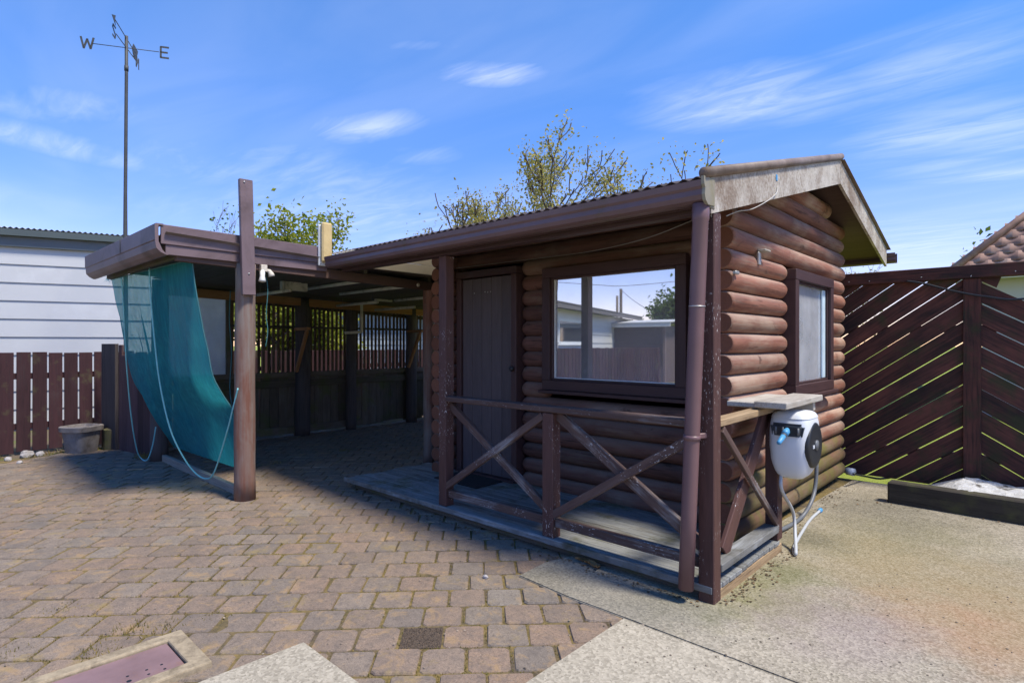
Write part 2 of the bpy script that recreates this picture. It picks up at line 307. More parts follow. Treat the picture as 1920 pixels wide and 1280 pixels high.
def ground_mats():
    out = {}
    # concrete with exposed aggregate, moss and rust stains
    m, nt, b = mat_base('aggregate_concrete'); g = NB(nt); p = g.world()
    vor = g.n.new('ShaderNodeTexVoronoi'); vor.inputs['Scale'].default_value = 88; g.l.new(p, vor.inputs['Vector'])
    sepc = g.n.new('ShaderNodeSeparateColor'); g.l.new(vor.outputs['Color'], sepc.inputs[0])
    st = g.mix(g.rampv(sepc.outputs[0], 0, 1), (.10, .088, .068), (.46, .41, .325))
    big = g.noise(p, .9, 6, .6); col = g.mix(.5, st, g.mix(g.rampv(big, .35, .65), (.225, .19, .13), (.39, .34, .245)))
    def blob(cx, cy, r, colr, amt, seed):
        nonlocal col
        vm = g.n.new('ShaderNodeVectorMath'); vm.operation = 'DISTANCE'; g.l.new(p, vm.inputs[0]); vm.inputs[1].default_value = (cx, cy, 0)
        no = g.noise(p, 2.4+seed*.3, 5, .65)
        d = g.math('ADD', g.math('DIVIDE', vm.outputs['Value'], r), g.math('MULTIPLY', g.math('SUBTRACT', no, .5), 1.6))
        col = g.mix(g.math('MULTIPLY', g.rampv(d, 1.1, .2), amt), col, g.mix(.45, colr, g.mix(.8, col, colr, 'MULTIPLY'), 'MIX') if False else g.mix(.28, colr, st))
    ochre = (.25, .18, .075)
    blob(-.9, 4.6, 1.0, (.19, .16, .055), .75, 1); blob(-.35, 4.2, .9, ochre, .8, 2); blob(-.2, 3.7, .55, (.36, .17, .08), .65, 3); blob(.2, 3.9, .8, ochre, .6, 8)
    blob(-1.15, 3.35, .42, (.15, .145, .03), .95, 4); blob(-1.2, 3.8, .3, (.12, .12, .03), .9, 11); blob(-1.5, 2.95, .35, (.11, .11, .04), .85, 12); blob(-1.3, 4.6, .35, (.10, .09, .04), .85, 13); blob(-.75, 5.4, .7, (.14, .125, .05), .7, 5); blob(-.8, 3.3, .5, (.25, .19, .19), .6, 6); blob(-1.1, 5.9, .8, (.10, .09, .055), .8, 7)
    blob(-2.0, 2.85, .55, (.15, .145, .125), .85, 9); blob(-1.6, 2.75, .5, (.16, .15, .12), .7, 14); blob(-2.3, 2.7, .3, (.12, .11, .08), .8, 15)
    mo = g.noise(p, 5, 5, .7); col = g.mix(g.rampv(mo, .64, .76, 0, .4), col, (.13, .125, .05))
    sp = g.noise(p, 120, 2, .5); col = g.mix(g.rampv(sp, .68, .72, 0, .5), col, (.05, .045, .035))
    g.l.new(col, b.inputs['Base Color']); b.inputs['Roughness'].default_value = .88; g.bump(vor.outputs['Distance'], .45, .004, b); out['concrete'] = m
    # paler, cleaner concrete
    m, nt, b = mat_base('pale_concrete'); g = NB(nt); p = g.world()
    vor = g.n.new('ShaderNodeTexVoronoi'); vor.inputs['Scale'].default_value = 80; g.l.new(p, vor.inputs['Vector'])
    sepc = g.n.new('ShaderNodeSeparateColor'); g.l.new(vor.outputs['Color'], sepc.inputs[0])
    st = g.mix(g.rampv(sepc.outputs[1], 0, 1), (.20, .175, .13), (.50, .445, .345)); big = g.noise(p, 2.2, 6, .65)
    col = g.mix(.42, st, g.mix(g.rampv(big, .35, .68), (.28, .245, .18), (.42, .37, .28)))
    sp = g.noise(p, 90, 3, .5); col = g.mix(g.rampv(sp, .64, .70, 0, .7), col, (.08, .07, .055))
    g.l.new(col, b.inputs['Base Color']); b.inputs['Roughness'].default_value = .85; g.bump(vor.outputs['Distance'], .4, .003, b); out['pale'] = m
    # pavers
    m, nt, b = mat_base('paver_stone'); g = NB(nt); p = g.world(); v = g.coord()
    r = g.math('FRACT', g.math('ADD', g.rnd(), g.island()))
    cr = g.n.new('ShaderNodeValToRGB'); g.l.new(r, cr.inputs[0]); e = cr.color_ramp.elements
    cols = [(0, (.21, .165, .125)), (.2, (.275, .20, .145)), (.4, (.245, .205, .16)), (.55, (.195, .168, .142)), (.7, (.30, .205, .14)), (.85, (.275, .24, .195)), (1, (.235, .175, .13))]
    e[0].position = 0; e[0].color = (*cols[0][1], 1); e[1].position = 1; e[1].color = (*cols[-1][1], 1)
    for q, c in cols[1:-1]: k = e.new(q); k.color = (*c, 1)
    area = g.noise(p, .55, 3, .5); col = g.mix(g.rampv(area, .35, .65, 0, .45), cr.outputs[0], (.29, .20, .135))
    gr = g.noise(p, 150, 3, .7); col = g.mix(g.rampv(gr, .38, .62, .0, .75), col, g.mix(.55, col, (.045, .04, .04)))
    gr2 = g.noise(p, 190, 2, .5); col = g.mix(g.rampv(gr2, .62, .72, 0, .7), col, (.40, .33, .26))
    mid = g.noise(p, 11, 5, .65); col = g.mix(g.rampv(mid, .42, .68, 0, .6), col, (.125, .105, .09))
    m3 = g.noise(p, 48, 4, .7); col = g.mix(g.rampv(m3, .52, .66, 0, .55), col, (.085, .07, .06))
    oc = g.noise(p, 7.5, 5, .7, (1, 1, 1), .6); col = g.mix(g.rampv(oc, .54, .66, 0, .5), col, (.36, .235, .11))
    li = g.noise(p, 4.3, 6, .7); col = g.mix(g.rampv(li, .57, .70, 0, .65), col, (.27, .20, .075))
    g.l.new(col, b.inputs['Base Color']); b.inputs['Roughness'].default_value = .85; b.inputs['Specular IOR Level'].default_value = .3
    g.bump(g.math('ADD', g.math('MULTIPLY', mid, 1.6), g.math('ADD', gr, m3)), .5, .005, b); out['paver'] = m
    # joint sand and moss
    m, nt, b = mat_base('joint_sand'); g = NB(nt); p = g.world()
    a = g.noise(p, 2.2, 5, .65); c = g.noise(p, 40, 4, .7)
    col = g.mix(g.rampv(c, .3, .7), (.045, .035, .025), (.12, .09, .055)); col = g.mix(g.rampv(a, .38, .56, 0, .9), col, g.mix(g.rampv(c, .3, .7), (.085, .072, .02), (.25, .17, .055)))
    g.l.new(col, b.inputs['Base Color']); b.inputs['Roughness'].default_value = .95; g.bump(c, .6, .01, b); out['joint'] = m
    # soil and lawn
    m, nt, b = mat_base('soil'); g = NB(nt); p = g.world(); a = g.noise(p, 1.3, 6, .7); c = g.noise(p, 30, 5, .7)
    col = g.mix(g.rampv(c, .3, .7), (.07, .052, .035), (.17, .125, .08)); col = g.mix(g.rampv(a, .5, .62), col, (.10, .115, .03))
    g.l.new(col, b.inputs['Base Color']); b.inputs['Roughness'].default_value = .95; g.bump(c, .8, .02, b); out['soil'] = m
    m, nt, b = mat_base('lawn'); g = NB(nt); p = g.world(); a = g.noise(p, .8, 6, .7); c = g.noise(p, 60, 5, .8)
    col = g.mix(g.rampv(c, .3, .7), (.16, .22, .012), (.34, .40, .03)); col = g.mix(g.rampv(a, .4, .65, 0, .6), col, (.28, .30, .05))
    g.l.new(col, b.inputs['Base Color']); b.inputs['Roughness'].default_value = .9; g.bump(c, 1, .02, b); out['lawn'] = m
    m, nt, b = mat_base('dark_gravel'); g = NB(nt); p = g.world(); c = g.noise(p, 170, 3, .7)
    col = g.mix(g.rampv(c, .4, .65), (.028, .022, .018), (.16, .11, .07)); g.l.new(col, b.inputs['Base Color']); b.inputs['Roughness'].default_value = .95; g.bump(c, 1, .006, b); out['gravel'] = m
    return out
G = ground_mats()
def leafmat(name, c1, c2, trans=.45):
    m, nt, b = mat_base(name); g = NB(nt); col = g.mix(g.island(), c1, c2)
    g.l.new(col, b.inputs['Base Color']); b.inputs['Roughness'].default_value = .5; b.inputs['Specular IOR Level'].default_value = .3
    t = g.n.new('ShaderNodeBsdfTranslucent'); hs = g.n.new('ShaderNodeHueSaturation'); hs.inputs['Value'].default_value = 1.7; g.l.new(col, hs.inputs['Color']); g.l.new(hs.outputs[0], t.inputs[0])
    mx = g.n.new('ShaderNodeMixShader'); mx.inputs[0].default_value = trans
    g.l.new(b.outputs[0], mx.inputs[1]); g.l.new(t.outputs[0], mx.inputs[2]); g.l.new(mx.outputs[0], nt.nodes['Material Output'].inputs[0]); return m
LEAF_OLIVE = leafmat('leaf_olive', (.16, .165, .045), (.36, .30, .09), .55)
LEAF_LIME = leafmat('leaf_lime', (.13, .17, .015), (.30, .31, .04))
LEAF_GREEN = leafmat('leaf_green', (.05, .085, .018), (.10, .14, .03))
MOSSL = leafmat('moss_blade', (.10, .105, .018), (.27, .195, .055), .3)
DRYL = leafmat('dry_leaf', (.22, .12, .05), (.33, .21, .10), .2)
def glass_film(name, refl, tint, dust):
    m, nt, b = mat_base(name); nt.nodes.remove(b); g = NB(nt)
    gl = g.n.new('ShaderNodeBsdfGlossy'); gl.inputs['Roughness'].default_value = .015; gl.inputs['Color'].default_value = (.92, .96, 1, 1)
    tr = g.n.new('ShaderNodeBsdfTransparent'); tr.inputs[0].default_value = (*tint, 1)
    mx = g.n.new('ShaderNodeMixShader'); mx.inputs[0].default_value = refl
    g.l.new(tr.outputs[0], mx.inputs[1]); g.l.new(gl.outputs[0], mx.inputs[2])
    df = g.n.new('ShaderNodeBsdfDiffuse'); df.inputs[0].default_value = (.70, .70, .72, 1); m2 = g.n.new('ShaderNodeMixShader'); n = g.noise(g.world(), 3, 5, .6)
    g.l.new(g.rampv(n, .3, .7, dust*.75, dust*1.25), m2.inputs[0]); g.l.new(mx.outputs[0], m2.inputs[1]); g.l.new(df.outputs[0], m2.inputs[2]); g.l.new(m2.outputs[0], nt.nodes['Material Output'].inputs[0]); return m
GLASS = glass_film('film_glass', .78, (.75, .8, .82), .20)
GLASS2 = glass_film('plain_glass', .50, (.8, .88, .92), .34)
def cloth_mat():
    m, nt, b = mat_base('shade_cloth'); g = NB(nt); v = g.coord('Object', False); p = g.world()
    n = g.noise(p, 2.2, 4, .6); f = g.noise(p, 30, 3, .7, (1, 1, .08))
    col = g.mix(g.rampv(n, .35, .65), (.022, .235, .31), (.045, .345, .40)); col = g.mix(g.rampv(f, .4, .7, 0, .45), col, (.022, .17, .29))
    wv = g.noise(p, 9, 5, .7, (1, 1, .25), 1.2); col = g.mix(g.rampv(wv, .5, .72, 0, .45), col, (.03, .12, .17)); g.bump(wv, .5, .02, b)
    g.l.new(col, b.inputs['Base Color']); b.inputs['Roughness'].default_value = .85; b.inputs['Specular IOR Level'].default_value = .08
    t = g.n.new('ShaderNodeBsdfTranslucent'); t.inputs[0].default_value = (.04, .48, .60, 1)
    mx = g.n.new('ShaderNodeMixShader'); mx.inputs[0].default_value = .38; g.l.new(b.outputs[0], mx.inputs[1]); g.l.new(t.outputs[0], mx.inputs[2])
    tr = g.n.new('ShaderNodeBsdfTransparent'); tr.inputs[0].default_value = (.75, 1, .97, 1); m2 = g.n.new('ShaderNodeMixShader'); g.l.new(g.rampv(f, .3, .7, .14, .36), m2.inputs[0])
    g.l.new(mx.outputs[0], m2.inputs[1]); g.l.new(tr.outputs[0], m2.inputs[2]); g.l.new(m2.outputs[0], nt.nodes['Material Output'].inputs[0]); return m
CLOTH = cloth_mat()
def translucent(name, col, amt, tr=0.):
    m, nt, b = mat_base(name); g = NB(nt); n = g.noise(g.world(), 6, 4, .6); c = g.mix(g.rampv(n, .3, .7), col, tuple(x*.85 for x in col))
    g.l.new(c, b.inputs['Base Color']); b.inputs['Roughness'].default_value = .5
    t = g.n.new('ShaderNodeBsdfTranslucent'); g.l.new(c, t.inputs[0]); mx = g.n.new('ShaderNodeMixShader'); mx.inputs[0].default_value = amt
    g.l.new(b.outputs[0], mx.inputs[1]); g.l.new(t.outputs[0], mx.inputs[2]); out = mx.outputs[0]
    if tr:
        tp = g.n.new('ShaderNodeBsdfTransparent'); m2 = g.n.new('ShaderNodeMixShader'); m2.inputs[0].default_value = tr
        g.l.new(out, m2.inputs[1]); g.l.new(tp.outputs[0], m2.inputs[2]); out = m2.outputs[0]
    g.l.new(out, nt.nodes['Material Output'].inputs[0]); return m
ADDED_SHEET = translucent('added_cream_sheet', (.84, .79, .68), .85, .12)  # for the roof section added to let daylight through
CREAM = plain('cream_paint', (.74, .66, .50), .6, .05, 4)
PLASTIC = translucent('cloudy_plastic_sheet', (.72, .76, .76), .6, .25)
BLIND = plain('pale_blind', (.62, .62, .60), .8, .03, 3)

# ------------------------------------------------------------------ ground
def sheet(name, x0, x1, y0, y1, z, mat):
    return struct(piece(name, [(x0, y0, z), (x1, y0, z), (x1, y1, z), (x0, y1, z)], [(0, 1, 2, 3)], mat))
sheet('ground', -400, 400, -400, 400, -.060, G['lawn'])
sheet('soil_strip', -13, -8.9, -14, 12, -.030, G['soil'])
def joint_bed():
    # gently uneven bed under the paving
    V, F = [], []; nx, ny = 60, 70; x0, x1, y0, y1 = -9.55, -1.0, -4.0, 7.0
    for j in range(ny+1):
        for i in range(nx+1):
            x, y = x0+(x1-x0)*i/nx, y0+(y1-y0)*j/ny
            V.append((x, y, -.0075+.003*noise.noise(Vector((x*3, y*3, 0)))))
    for j in range(ny):
        for i in range(nx): a = j*(nx+1)+i; F.append((a, a+1, a+nx+2, a+nx+1))
    return struct(piece('paving', V, F, G['joint'], None, True))
paving = joint_bed()
def slab(name, poly, z0, z1, mat, bev=.012):
    bm = bmesh.new(); vs_ = [bm.verts.new((x, y, z1)) for x, y in poly]; f = bm.faces.new(vs_)
    if f.normal.z < 0: f.normal_flip()
    r = bmesh.ops.extrude_face_region(bm, geom=[f]); 
    for e in r['geom']:
        if isinstance(e, bmesh.types.BMVert): e.co.z = z0
    bmesh.ops.recalc_face_normals(bm, faces=bm.faces)
    top = [e for e in bm.edges if all(v.co.z > z1-1e-5 for v in e.verts)]
    bmesh.ops.bevel(bm, geom=top, offset=bev, segments=2, affect='EDGES')
    me = bpy.data.meshes.new(name); bm.to_mesh(me); bm.free(); me.materials.append(mat)
    return struct(link(name, me, Matrix.Identity(4)))
slab('concrete_path', [(-2.40, 2.63), (-2.0, 2.60), (-1.62, 2.605), (8, 2.60), (8, 7.045), (-1.12, 7.045), (-1.2, 6.93), (-1.5, 6.90), (-1.60, 4.3), (-2.10, 3.6), (-2.34, 3.2), (-2.42, 2.9)], -.05, .010, G['concrete'], .006)
slab('concrete_slab', [(-1.62, 2.585), (-1.615, 1.2), (-1.60, -6), (8, -6), (8, 2.585)], -.05, .022, G['pale'], .014)
slab('concrete_apron', [(-2.61, 1.33), (-2.625, .9), (-2.62, -6), (-1.63, -6), (-1.63, 1.33)], -.05, .024, G['pale'], .014)

def lay_pavers():
    ang = YAW + math.radians(3.2); U = Vector((math.cos(ang), math.sin(ang), 0)); W = Vector((-math.sin(ang), math.cos(ang), 0))
    pu, pw = .2115, .2155
    rnd = random.Random(3)
    # six shared paver meshes
    variants = []
    for k in range(8):
        bm = bmesh.new(); jit = lambda a: rnd.uniform(-a, a)
        hx, hy = pu/2-.0068, pw/2-.0068; ring = []
        for (sx, sy) in ((-1, -1), (1, -1), (1, 1), (-1, 1)):
            cx, cy = sx*(hx+jit(.004)), sy*(hy+jit(.004)); q = .016+jit(.008)
            a = (cx-sx*q, cy); c = (cx, cy-sy*q)
            ring += [a, c] if sx*sy > 0 else [c, a]
        if True:
            ring = [ring[i] for i in range(8)]
        n = 8
        ring.sort(key=lambda p: math.atan2(p[1], p[0]))
        V = []
        for s, z in ((1, -.05), (1, -.008), (.955, 0)):
            for x, y in ring: V.append((x*s, y*s, z+(jit(.0012) if z == 0 else 0)))
        V.append((0, 0, .0015)); F = []
        for l in range(2):
            for i in range(n): F.append((l*n+i, l*n+(i+1) % n, (l+1)*n+(i+1) % n, (l+1)*n+i))
        for i in range(n): F.append((2*n+i, 2*n+(i+1) % n, 3*n))
        bm.free(); me = mesh('paver', V, F, G['paver']); variants.append((me, V, F))
    cells = []; missing = Vector((-2.195, 1.775, 0))
    best = None
    for j in range(-25, 60):
        for i in range(-45, 45):
            c = U*((i+.5*(j % 2))*pu+.03+.012*math.sin(j*1.7)) + W*(j*pw+.05)
            x, y = c.x, c.y
            if x < -9.4+.15*math.sin(y*3) or y < -3.6 or y > 6.9 or x > -1.45: continue
            if y > 3.25 and x > -5.1: continue
            if x > -2.30 and y > 2.74: continue
            if x > -1.50 or (x > -2.52 and y < 1.24): continue
            if -3.10 < x < -2.78 and .34 < y < .91: continue
            if x < -8.85 and y > 2.2: continue
            p = project(c); d = (c-missing).length
            cells.append([c, p, d])
    gap = min(cells, key=lambda q: q[2]); cells.remove(gap)
    near = []; far = []
    for q in cells:
        p = q[1]
        if p and -60 < p[0] < 1980 and p[1] < 1330: near.append(q)
        else: far.append(q)
    near.sort(key=lambda q: q[1][2]); far += near[298:]; near = near[:298]
    def mtx(c):
        dz = .006*noise.noise(Vector((c.x*1.3, c.y*1.3, 5)))+rnd.uniform(-.0035, .0035)
        return Matrix.Translation((c.x+rnd.uniform(-.003, .003), c.y+rnd.uniform(-.003, .003), dz)) @ Matrix.Rotation(ang+rnd.uniform(-.022, .022), 4, 'Z') @ Matrix.Rotation(rnd.uniform(-.02, .02), 4, 'X') @ Matrix.Rotation(rnd.uniform(-.02, .02), 4, 'Y')
    for c, p, d in near: link('paver', rnd.choice(variants)[0], mtx(c), paving)
    V, F = [], []
    for c, p, d in far:
        _, v, f = rnd.choice(variants); M = mtx(c); o = len(V)
        V += [M @ Vector(q) for q in v]; F += [tuple(o+i for i in q) for q in f]
    o = piece('distant_pavers', V, F, G['paver'], paving); o['kind'] = 'stuff'
    g = gap[0]; V, F = [], []
    for k in range(240):
        a = Vector((rnd.uniform(-.098, .098), rnd.uniform(-.1, .1), 0)); a.rotate(Matrix.Rotation(ang, 3, 'Z')); p = Vector((g.x, g.y, -.006))+a
        s = rnd.uniform(.003, .008); o = len(V)
        for d in ((1, 0, 0), (-.5, .8, 0), (-.5, -.8, 0), (0, 0, 1)): V.append(p+Vector(d)*s)
        F += [(o, o+1, o+3), (o+1, o+2, o+3), (o+2, o, o+3)]
    h = .1
    for q in ((-h, -h), (h, -h), (h, h), (-h, h)): v = Vector((*q, 0)); v.rotate(Matrix.Rotation(ang, 3, 'Z')); V.append(Vector((g.x, g.y, -.005))+v)
    F.append((len(V)-4, len(V)-3, len(V)-2, len(V)-1))
    gr = piece('gravel_patch', V, F, G['gravel']); gr['kind'] = 'stuff'; tag(gr, 'dark gravel filling the gap of one missing paver', 'gravel')
    # moss and grass tufts along joints
    V, F = [], []
    for q in near+far[:0]:
        c = q[0]
        for side in range(2):
            dens = noise.noise(Vector((c.x*.9, c.y*.9, 3)))
            if dens < -.25: continue
            for k in range(int(16+44*max(dens, 0))):
                t = rnd.uniform(-.5, .5)
                p = c + (U*(t*pu)+W*(pw/2) if side else U*(pu/2)+W*(t*pw)) + Vector((rnd.gauss(0, .004), rnd.gauss(0, .004), -.007))
                h = rnd.uniform(.003, .010)*(1+max(dens, 0)); a = rnd.uniform(0, 6.28); w = rnd.uniform(.0015, .0035); o = len(V)
                dx = Vector((math.cos(a), math.sin(a), 0)); ln = Vector((rnd.uniform(-1, 1), rnd.uniform(-1, 1), 0))*h*.7
                V += [p-dx*w, p+dx*w, p+ln+Vector((0, 0, h))]; F.append((o, o+1, o+2))
    for (tx, ty, n, hh) in ((245, 1178, 60, .035), (10, 1225, 60, .03), (310, 1176, 50, .03), (120, 1140, 60, .02), (400, 1150, 40, .02), (180, 1217, 50, .025), (520, 868, 40, .05), (270, 858, 140, .09), (645, 845, 60, .05), (378, 888, 30, .05), (185, 1225, 30, .03)):
        c = onz(tx, ty)
        for k in range(n):
            p = c+Vector((rnd.gauss(0, .045), rnd.gauss(0, .045), -.006)); h = rnd.uniform(.4, 1)*hh; a = rnd.uniform(0, 6.28); w = .003; o = len(V)
            dx = Vector((math.cos(a), math.sin(a), 0)); ln = Vector((rnd.uniform(-1, 1), rnd.uniform(-1, 1), 0))*h*.6
            V += [p-dx*w, p+dx*w, p+ln+Vector((0, 0, h))]; F.append((o, o+1, o+2))
    mo = piece('moss', V, F, MOSSL); mo['kind'] = 'stuff'; tag(mo, 'yellow green moss and weeds in the paving joints', 'moss')
    # grit, chips and specks lying about
    V, F = [], []
    for k in range(420):
        p = onz(rnd.uniform(0, 1900), 870+400*rnd.random()**.7)
        if p.y > 2.95 and p.x < -1.2: continue
        if p.y > 6.0: continue
        p.z = .012 if p.x > -1.62 else .003
        if p.x > -1.62 and p.y < 2.6: p.z = .024
        s = rnd.uniform(.002, .0065); a = rnd.uniform(0, 6.28); o = len(V)
        for q in range(5):
            b = a+q*1.2566; V.append(p+Vector((math.cos(b)*s*rnd.uniform(.5, 1.5), math.sin(b)*s, 0)))
        V.append(p+Vector((0, 0, s*.6))); F += [(o+q, o+(q+1) % 5, o+5) for q in range(5)]
    li = piece('litter_specks', V, F, plain('litter', (.20, .16, .12), .9, .8, 3)); li['kind'] = 'stuff'; tag(li, 'small chips and crumbs of leaf litter over the paving', 'litter')
lay_pavers()

# ------------------------------------------------------------------ log cabin
RS, RZ = .266, 2.372
def roof_z(y): return RZ+RS*(y-3.02) if y <= 5.72 else RZ+(2.70*RS)-RS*(y-5.72)
XL, XR, YF, YB = -4.74, -1.63, 4.205, 6.82     # wall centre lines
LR, PITCH = .0775, .147
cabin = thing('log_cabin', 'small brown log cabin with gable roof, railed porch and reflecting window', 'cabin', (-3.2, 4.9, 0))
_logn = [0]
def log(p0, p1, r=LR, mat=LOG, round0=False, round1=False):
    """one log, local X along its length, end faces in raw end grain"""
    r = r*(1+.05*math.sin(_logn[0]*2.7)); L = (Vector(p1)-Vector(p0)).length; n = 18; segs = max(3, int(L/.22)); _logn[0] += 1; sd = _logn[0]*3.7
    st = [(-L/2, .86 if not round0 else .55), (-L/2+(.014 if not round0 else .035), .985 if not round0 else .90), (-L/2+(.03 if not round0 else .085), 1)]
    st += [(-L/2+.09+(L-.18)*k/segs, 1) for k in range(1, segs)]
    st += [(L/2-(.03 if not round1 else .085), 1), (L/2-(.014 if not round1 else .035), .985 if not round1 else .90), (L/2, .86 if not round1 else .55)]
    V, F, mi = [], [], []
    for x, s in st:
        for k in range(n):
            a = 2*PI*k/n
            rr = r*s*(1+.045*noise.noise(Vector((x*1.6+sd, math.cos(a)*1.2, math.sin(a)*1.2)))+.018*noise.noise(Vector((x*6+sd, math.cos(a)*3, math.sin(a)*3))))
            V.append((x, math.cos(a)*rr, math.sin(a)*rr+.004*noise.noise(Vector((x*.8, sd, 0)))))
    for i in range(len(st)-1):
        for k in range(n):
            F.append((i*n+k, i*n+(k+1) % n, (i+1)*n+(k+1) % n, (i+1)*n+k)); mi.append(0)
    F.append(tuple(range(n-1, -1, -1))); mi.append(1); F.append(tuple((len(st)-1)*n+k for k in range(n))); mi.append(1)
    me = mesh('log', V, F, [mat, LOGEND], False, mi)
    me.polygons.foreach_set('use_smooth', [i < len(F)-2 for i in range(len(F))])
    return link('log', me, frame_matrix(p0, p1), cabin)
DOOR = (-4.615, -3.745, 0, 2.21); WIN = (-3.43, -2.0, 1.03, 2.15); SWIN = (5.04, 6.19, 1.02, 2.075)
for k in range(20):
    zc = .1305+PITCH*k
    # front wall (under the porch roof)
    if zc < roof_z(4.2)-.13:
        cuts = []
        if zc < DOOR[3]-.01: cuts.append(DOOR[:2])
        if WIN[2]-.02 < zc < WIN[3]+.02: cuts.append(WIN[:2])
        x = XL+.05; segs = []
        for a, b in sorted(cuts): segs.append((x, a+.012)); x = b-.012
        segs.append((x, XR-.05))
        for a, b in segs:
            if b-a > .03: log((a, YF, zc), (b, YF, zc), round0=(a > XL+.2), round1=(b < XR-.2))
    # side walls, running past the front wall; gable rows shortened under the roof
    def span(z):
        lo, hi = 3.88, 6.9
        if z+.14 > roof_z(3.88): lo = max(lo, 3.02+(z+.135-RZ)/RS)
        if z+.14 > roof_z(6.9): hi = min(hi, 5.72+(RZ+(2.70*RS)-z-.135)/RS)
        return lo, hi
    lo, hi = span(zc)
    if hi-lo > .25:
        log((XL, lo, zc), (XL, hi, zc))
        m = LOGMOSS if k < 3 else LOGLIT
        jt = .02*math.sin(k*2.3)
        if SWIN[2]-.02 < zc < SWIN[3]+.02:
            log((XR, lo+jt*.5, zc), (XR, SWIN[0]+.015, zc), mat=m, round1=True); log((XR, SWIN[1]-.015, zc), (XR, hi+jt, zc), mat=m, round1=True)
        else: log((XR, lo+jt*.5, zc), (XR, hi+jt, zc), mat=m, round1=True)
    if zc < roof_z(6.82)-.12: log((XL+.05, YB, zc), (XR-.05, YB, zc))
struct_floor = box('cabin_floor', XL, XR, YF, YB, .03, .09, DARK, cabin)
# door
def make_door():
    d = box('door', -4.54, -3.82, 4.115, 4.135, .12, 2.135, DOORM, cabin)      # backing ledge
    n = 5; w = .72/n
    for i in range(n): box('plank', -4.54+w*i+.0025, -4.54+w*(i+1)-.0025, 4.09, 4.114+.002*(i % 2), .125, 2.13, DOORM, d, .004)
    box('door_jamb', -4.615, -4.545, 4.065, 4.20, .10, 2.14, TRIM, d); box('door_jamb', -3.815, -3.745, 4.065, 4.20, .10, 2.14, TRIM, d)
    box('door_head', -4.62, -3.74, 4.06, 4.20, 2.142, 2.212, TRIM, d); box('door_sill', -4.60, -3.76, 4.03, 4.20, .100, .122, TRIM, d)
    kp = ony(959, 691, 4.05)
    V, F = tube_geo([(kp.x, 4.09, kp.z), (kp.x, 4.065, kp.z), (kp.x, 4.06, kp.z), (kp.x, 4.045, kp.z), (kp.x, 4.03, kp.z)], [.012, .012, .024, .027, .016], 14); piece('door_knob', V, F, BLACK, d, True)
    for hx, hz in ((-4.36, 1.98), (-4.20, 1.985), (-4.16, 1.98), (-4.12, 1.983)): tube('screw_hole', [(hx, 4.092, hz), (hx, 4.0885, hz)], .006, METAL, d, 6)
make_door()
def make_window(x0, x1, z0, z1, front=True):
    """front: faces -Y in the front wall; else faces +X in the gable wall (x means Y there)"""
    def bx(name, a0, a1, d0, d1, zz0, zz1, mat, par, bev=.004):
        if front: return box(name, a0, a1, YF-d1, YF-d0, zz0, zz1, mat, par, bev)
        return box(name, XR+d0, XR+d1, a0, a1, zz0, zz1, mat, par, bev)
    w = bx('window', x0+.09, x1-.09, -.03, -.022, z0+.09, z1-.09, BLIND, cabin, 0); w.name = 'window'
    fr = .088
    bx('window_frame', x0, x1, -.05, .13, z0, z0+fr, TRIM, w); bx('window_frame', x0, x1, -.05, .13, z1-fr, z1, TRIM, w)
    bx('window_frame', x0, x0+fr, -.05, .128, z0+fr, z1-fr, TRIM, w); bx('window_frame', x1-fr, x1, -.05, .128, z0+fr, z1-fr, TRIM, w)
    i = .018
    for a in ((x0+fr, x1-fr, z0+fr, z0+fr+i), (x0+fr, x1-fr, z1-fr-i, z1-fr), (x0+fr, x0+fr+i, z0+fr+i, z1-fr-i), (x1-fr-i, x1-fr, z0+fr+i, z1-fr-i)):
        bx('glazing_bead', a[0], a[1], .045, .10, a[2], a[3], TRIM, w, .003)
    if front:
        q = fr+i
        for a in ((x0+q, x1-q, z0+q, z0+q+.008), (x0+q, x0+q+.008, z0+q+.008, z1-q), (x1-q-.006, x1-q, z0+q+.008, z1-q)): bx('putty_line', a[0], a[1], .065, .075, a[2], a[3], FRAMEW, w, .001)
    bx('pane', x0+fr-.004, x1-fr+.004, .06, .064, z0+fr-.004, z1-fr+.004, GLASS if front else GLASS2, w, 0)
    bx('window_sill', x0-.02, x1+.02, .06, .165, z0-.032, z0-.002, TRIM, w)
    return w
wf = make_window(*WIN)
wsd = make_window(SWIN[0], SWIN[1], SWIN[2], SWIN[3], False)
box('casement_sash', XR+.066, XR+.082, 5.985, 6.078, 1.13, 1.965, plain('pale_blue_sash', (.50, .62, .68), .5), wsd)
# roof
def corrugated(name, x0, x1, a, b, mat, parent, pitch=.076, amp=.0085):
    n = int((x1-x0)/pitch*8); V, F = [], []
    for (y, z) in (a, b):
        for i in range(n+1):
            x = x0+(x1-x0)*i/n; V.append((x, y, z+amp*math.cos(2*PI*(x-x0)/pitch)))
    for i in range(n): F.append((i, i+1, n+2+i, n+1+i))
    o = piece(name, V, F, mat, parent, True); md = o.modifiers.new('thick', 'SOLIDIFY'); md.thickness = .002; return o
def sloped(name, x0, x1, y0, y1, off0, off1, mat, parent, bev=0):
    """board following the roof line between two depths below it"""
    V = []
    for x in (x0, x1):
        for y in (y0, y1):
            for o in (off0, off1): V.append((x, y, roof_z(y)+o))
    return piece(name, V, [(0, 1, 3, 2), (4, 6, 7, 5), (0, 4, 5, 1), (2, 3, 7, 6), (0, 2, 6, 4), (1, 5, 7, 3)], mat, parent)
RX0, RX1 = -5.30, -1.345
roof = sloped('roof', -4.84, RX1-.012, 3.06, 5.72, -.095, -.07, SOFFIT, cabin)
sloped('soffit', -4.84, RX1-.012, 5.72001, 7.72, -.095, -.07, SOFFIT, roof)
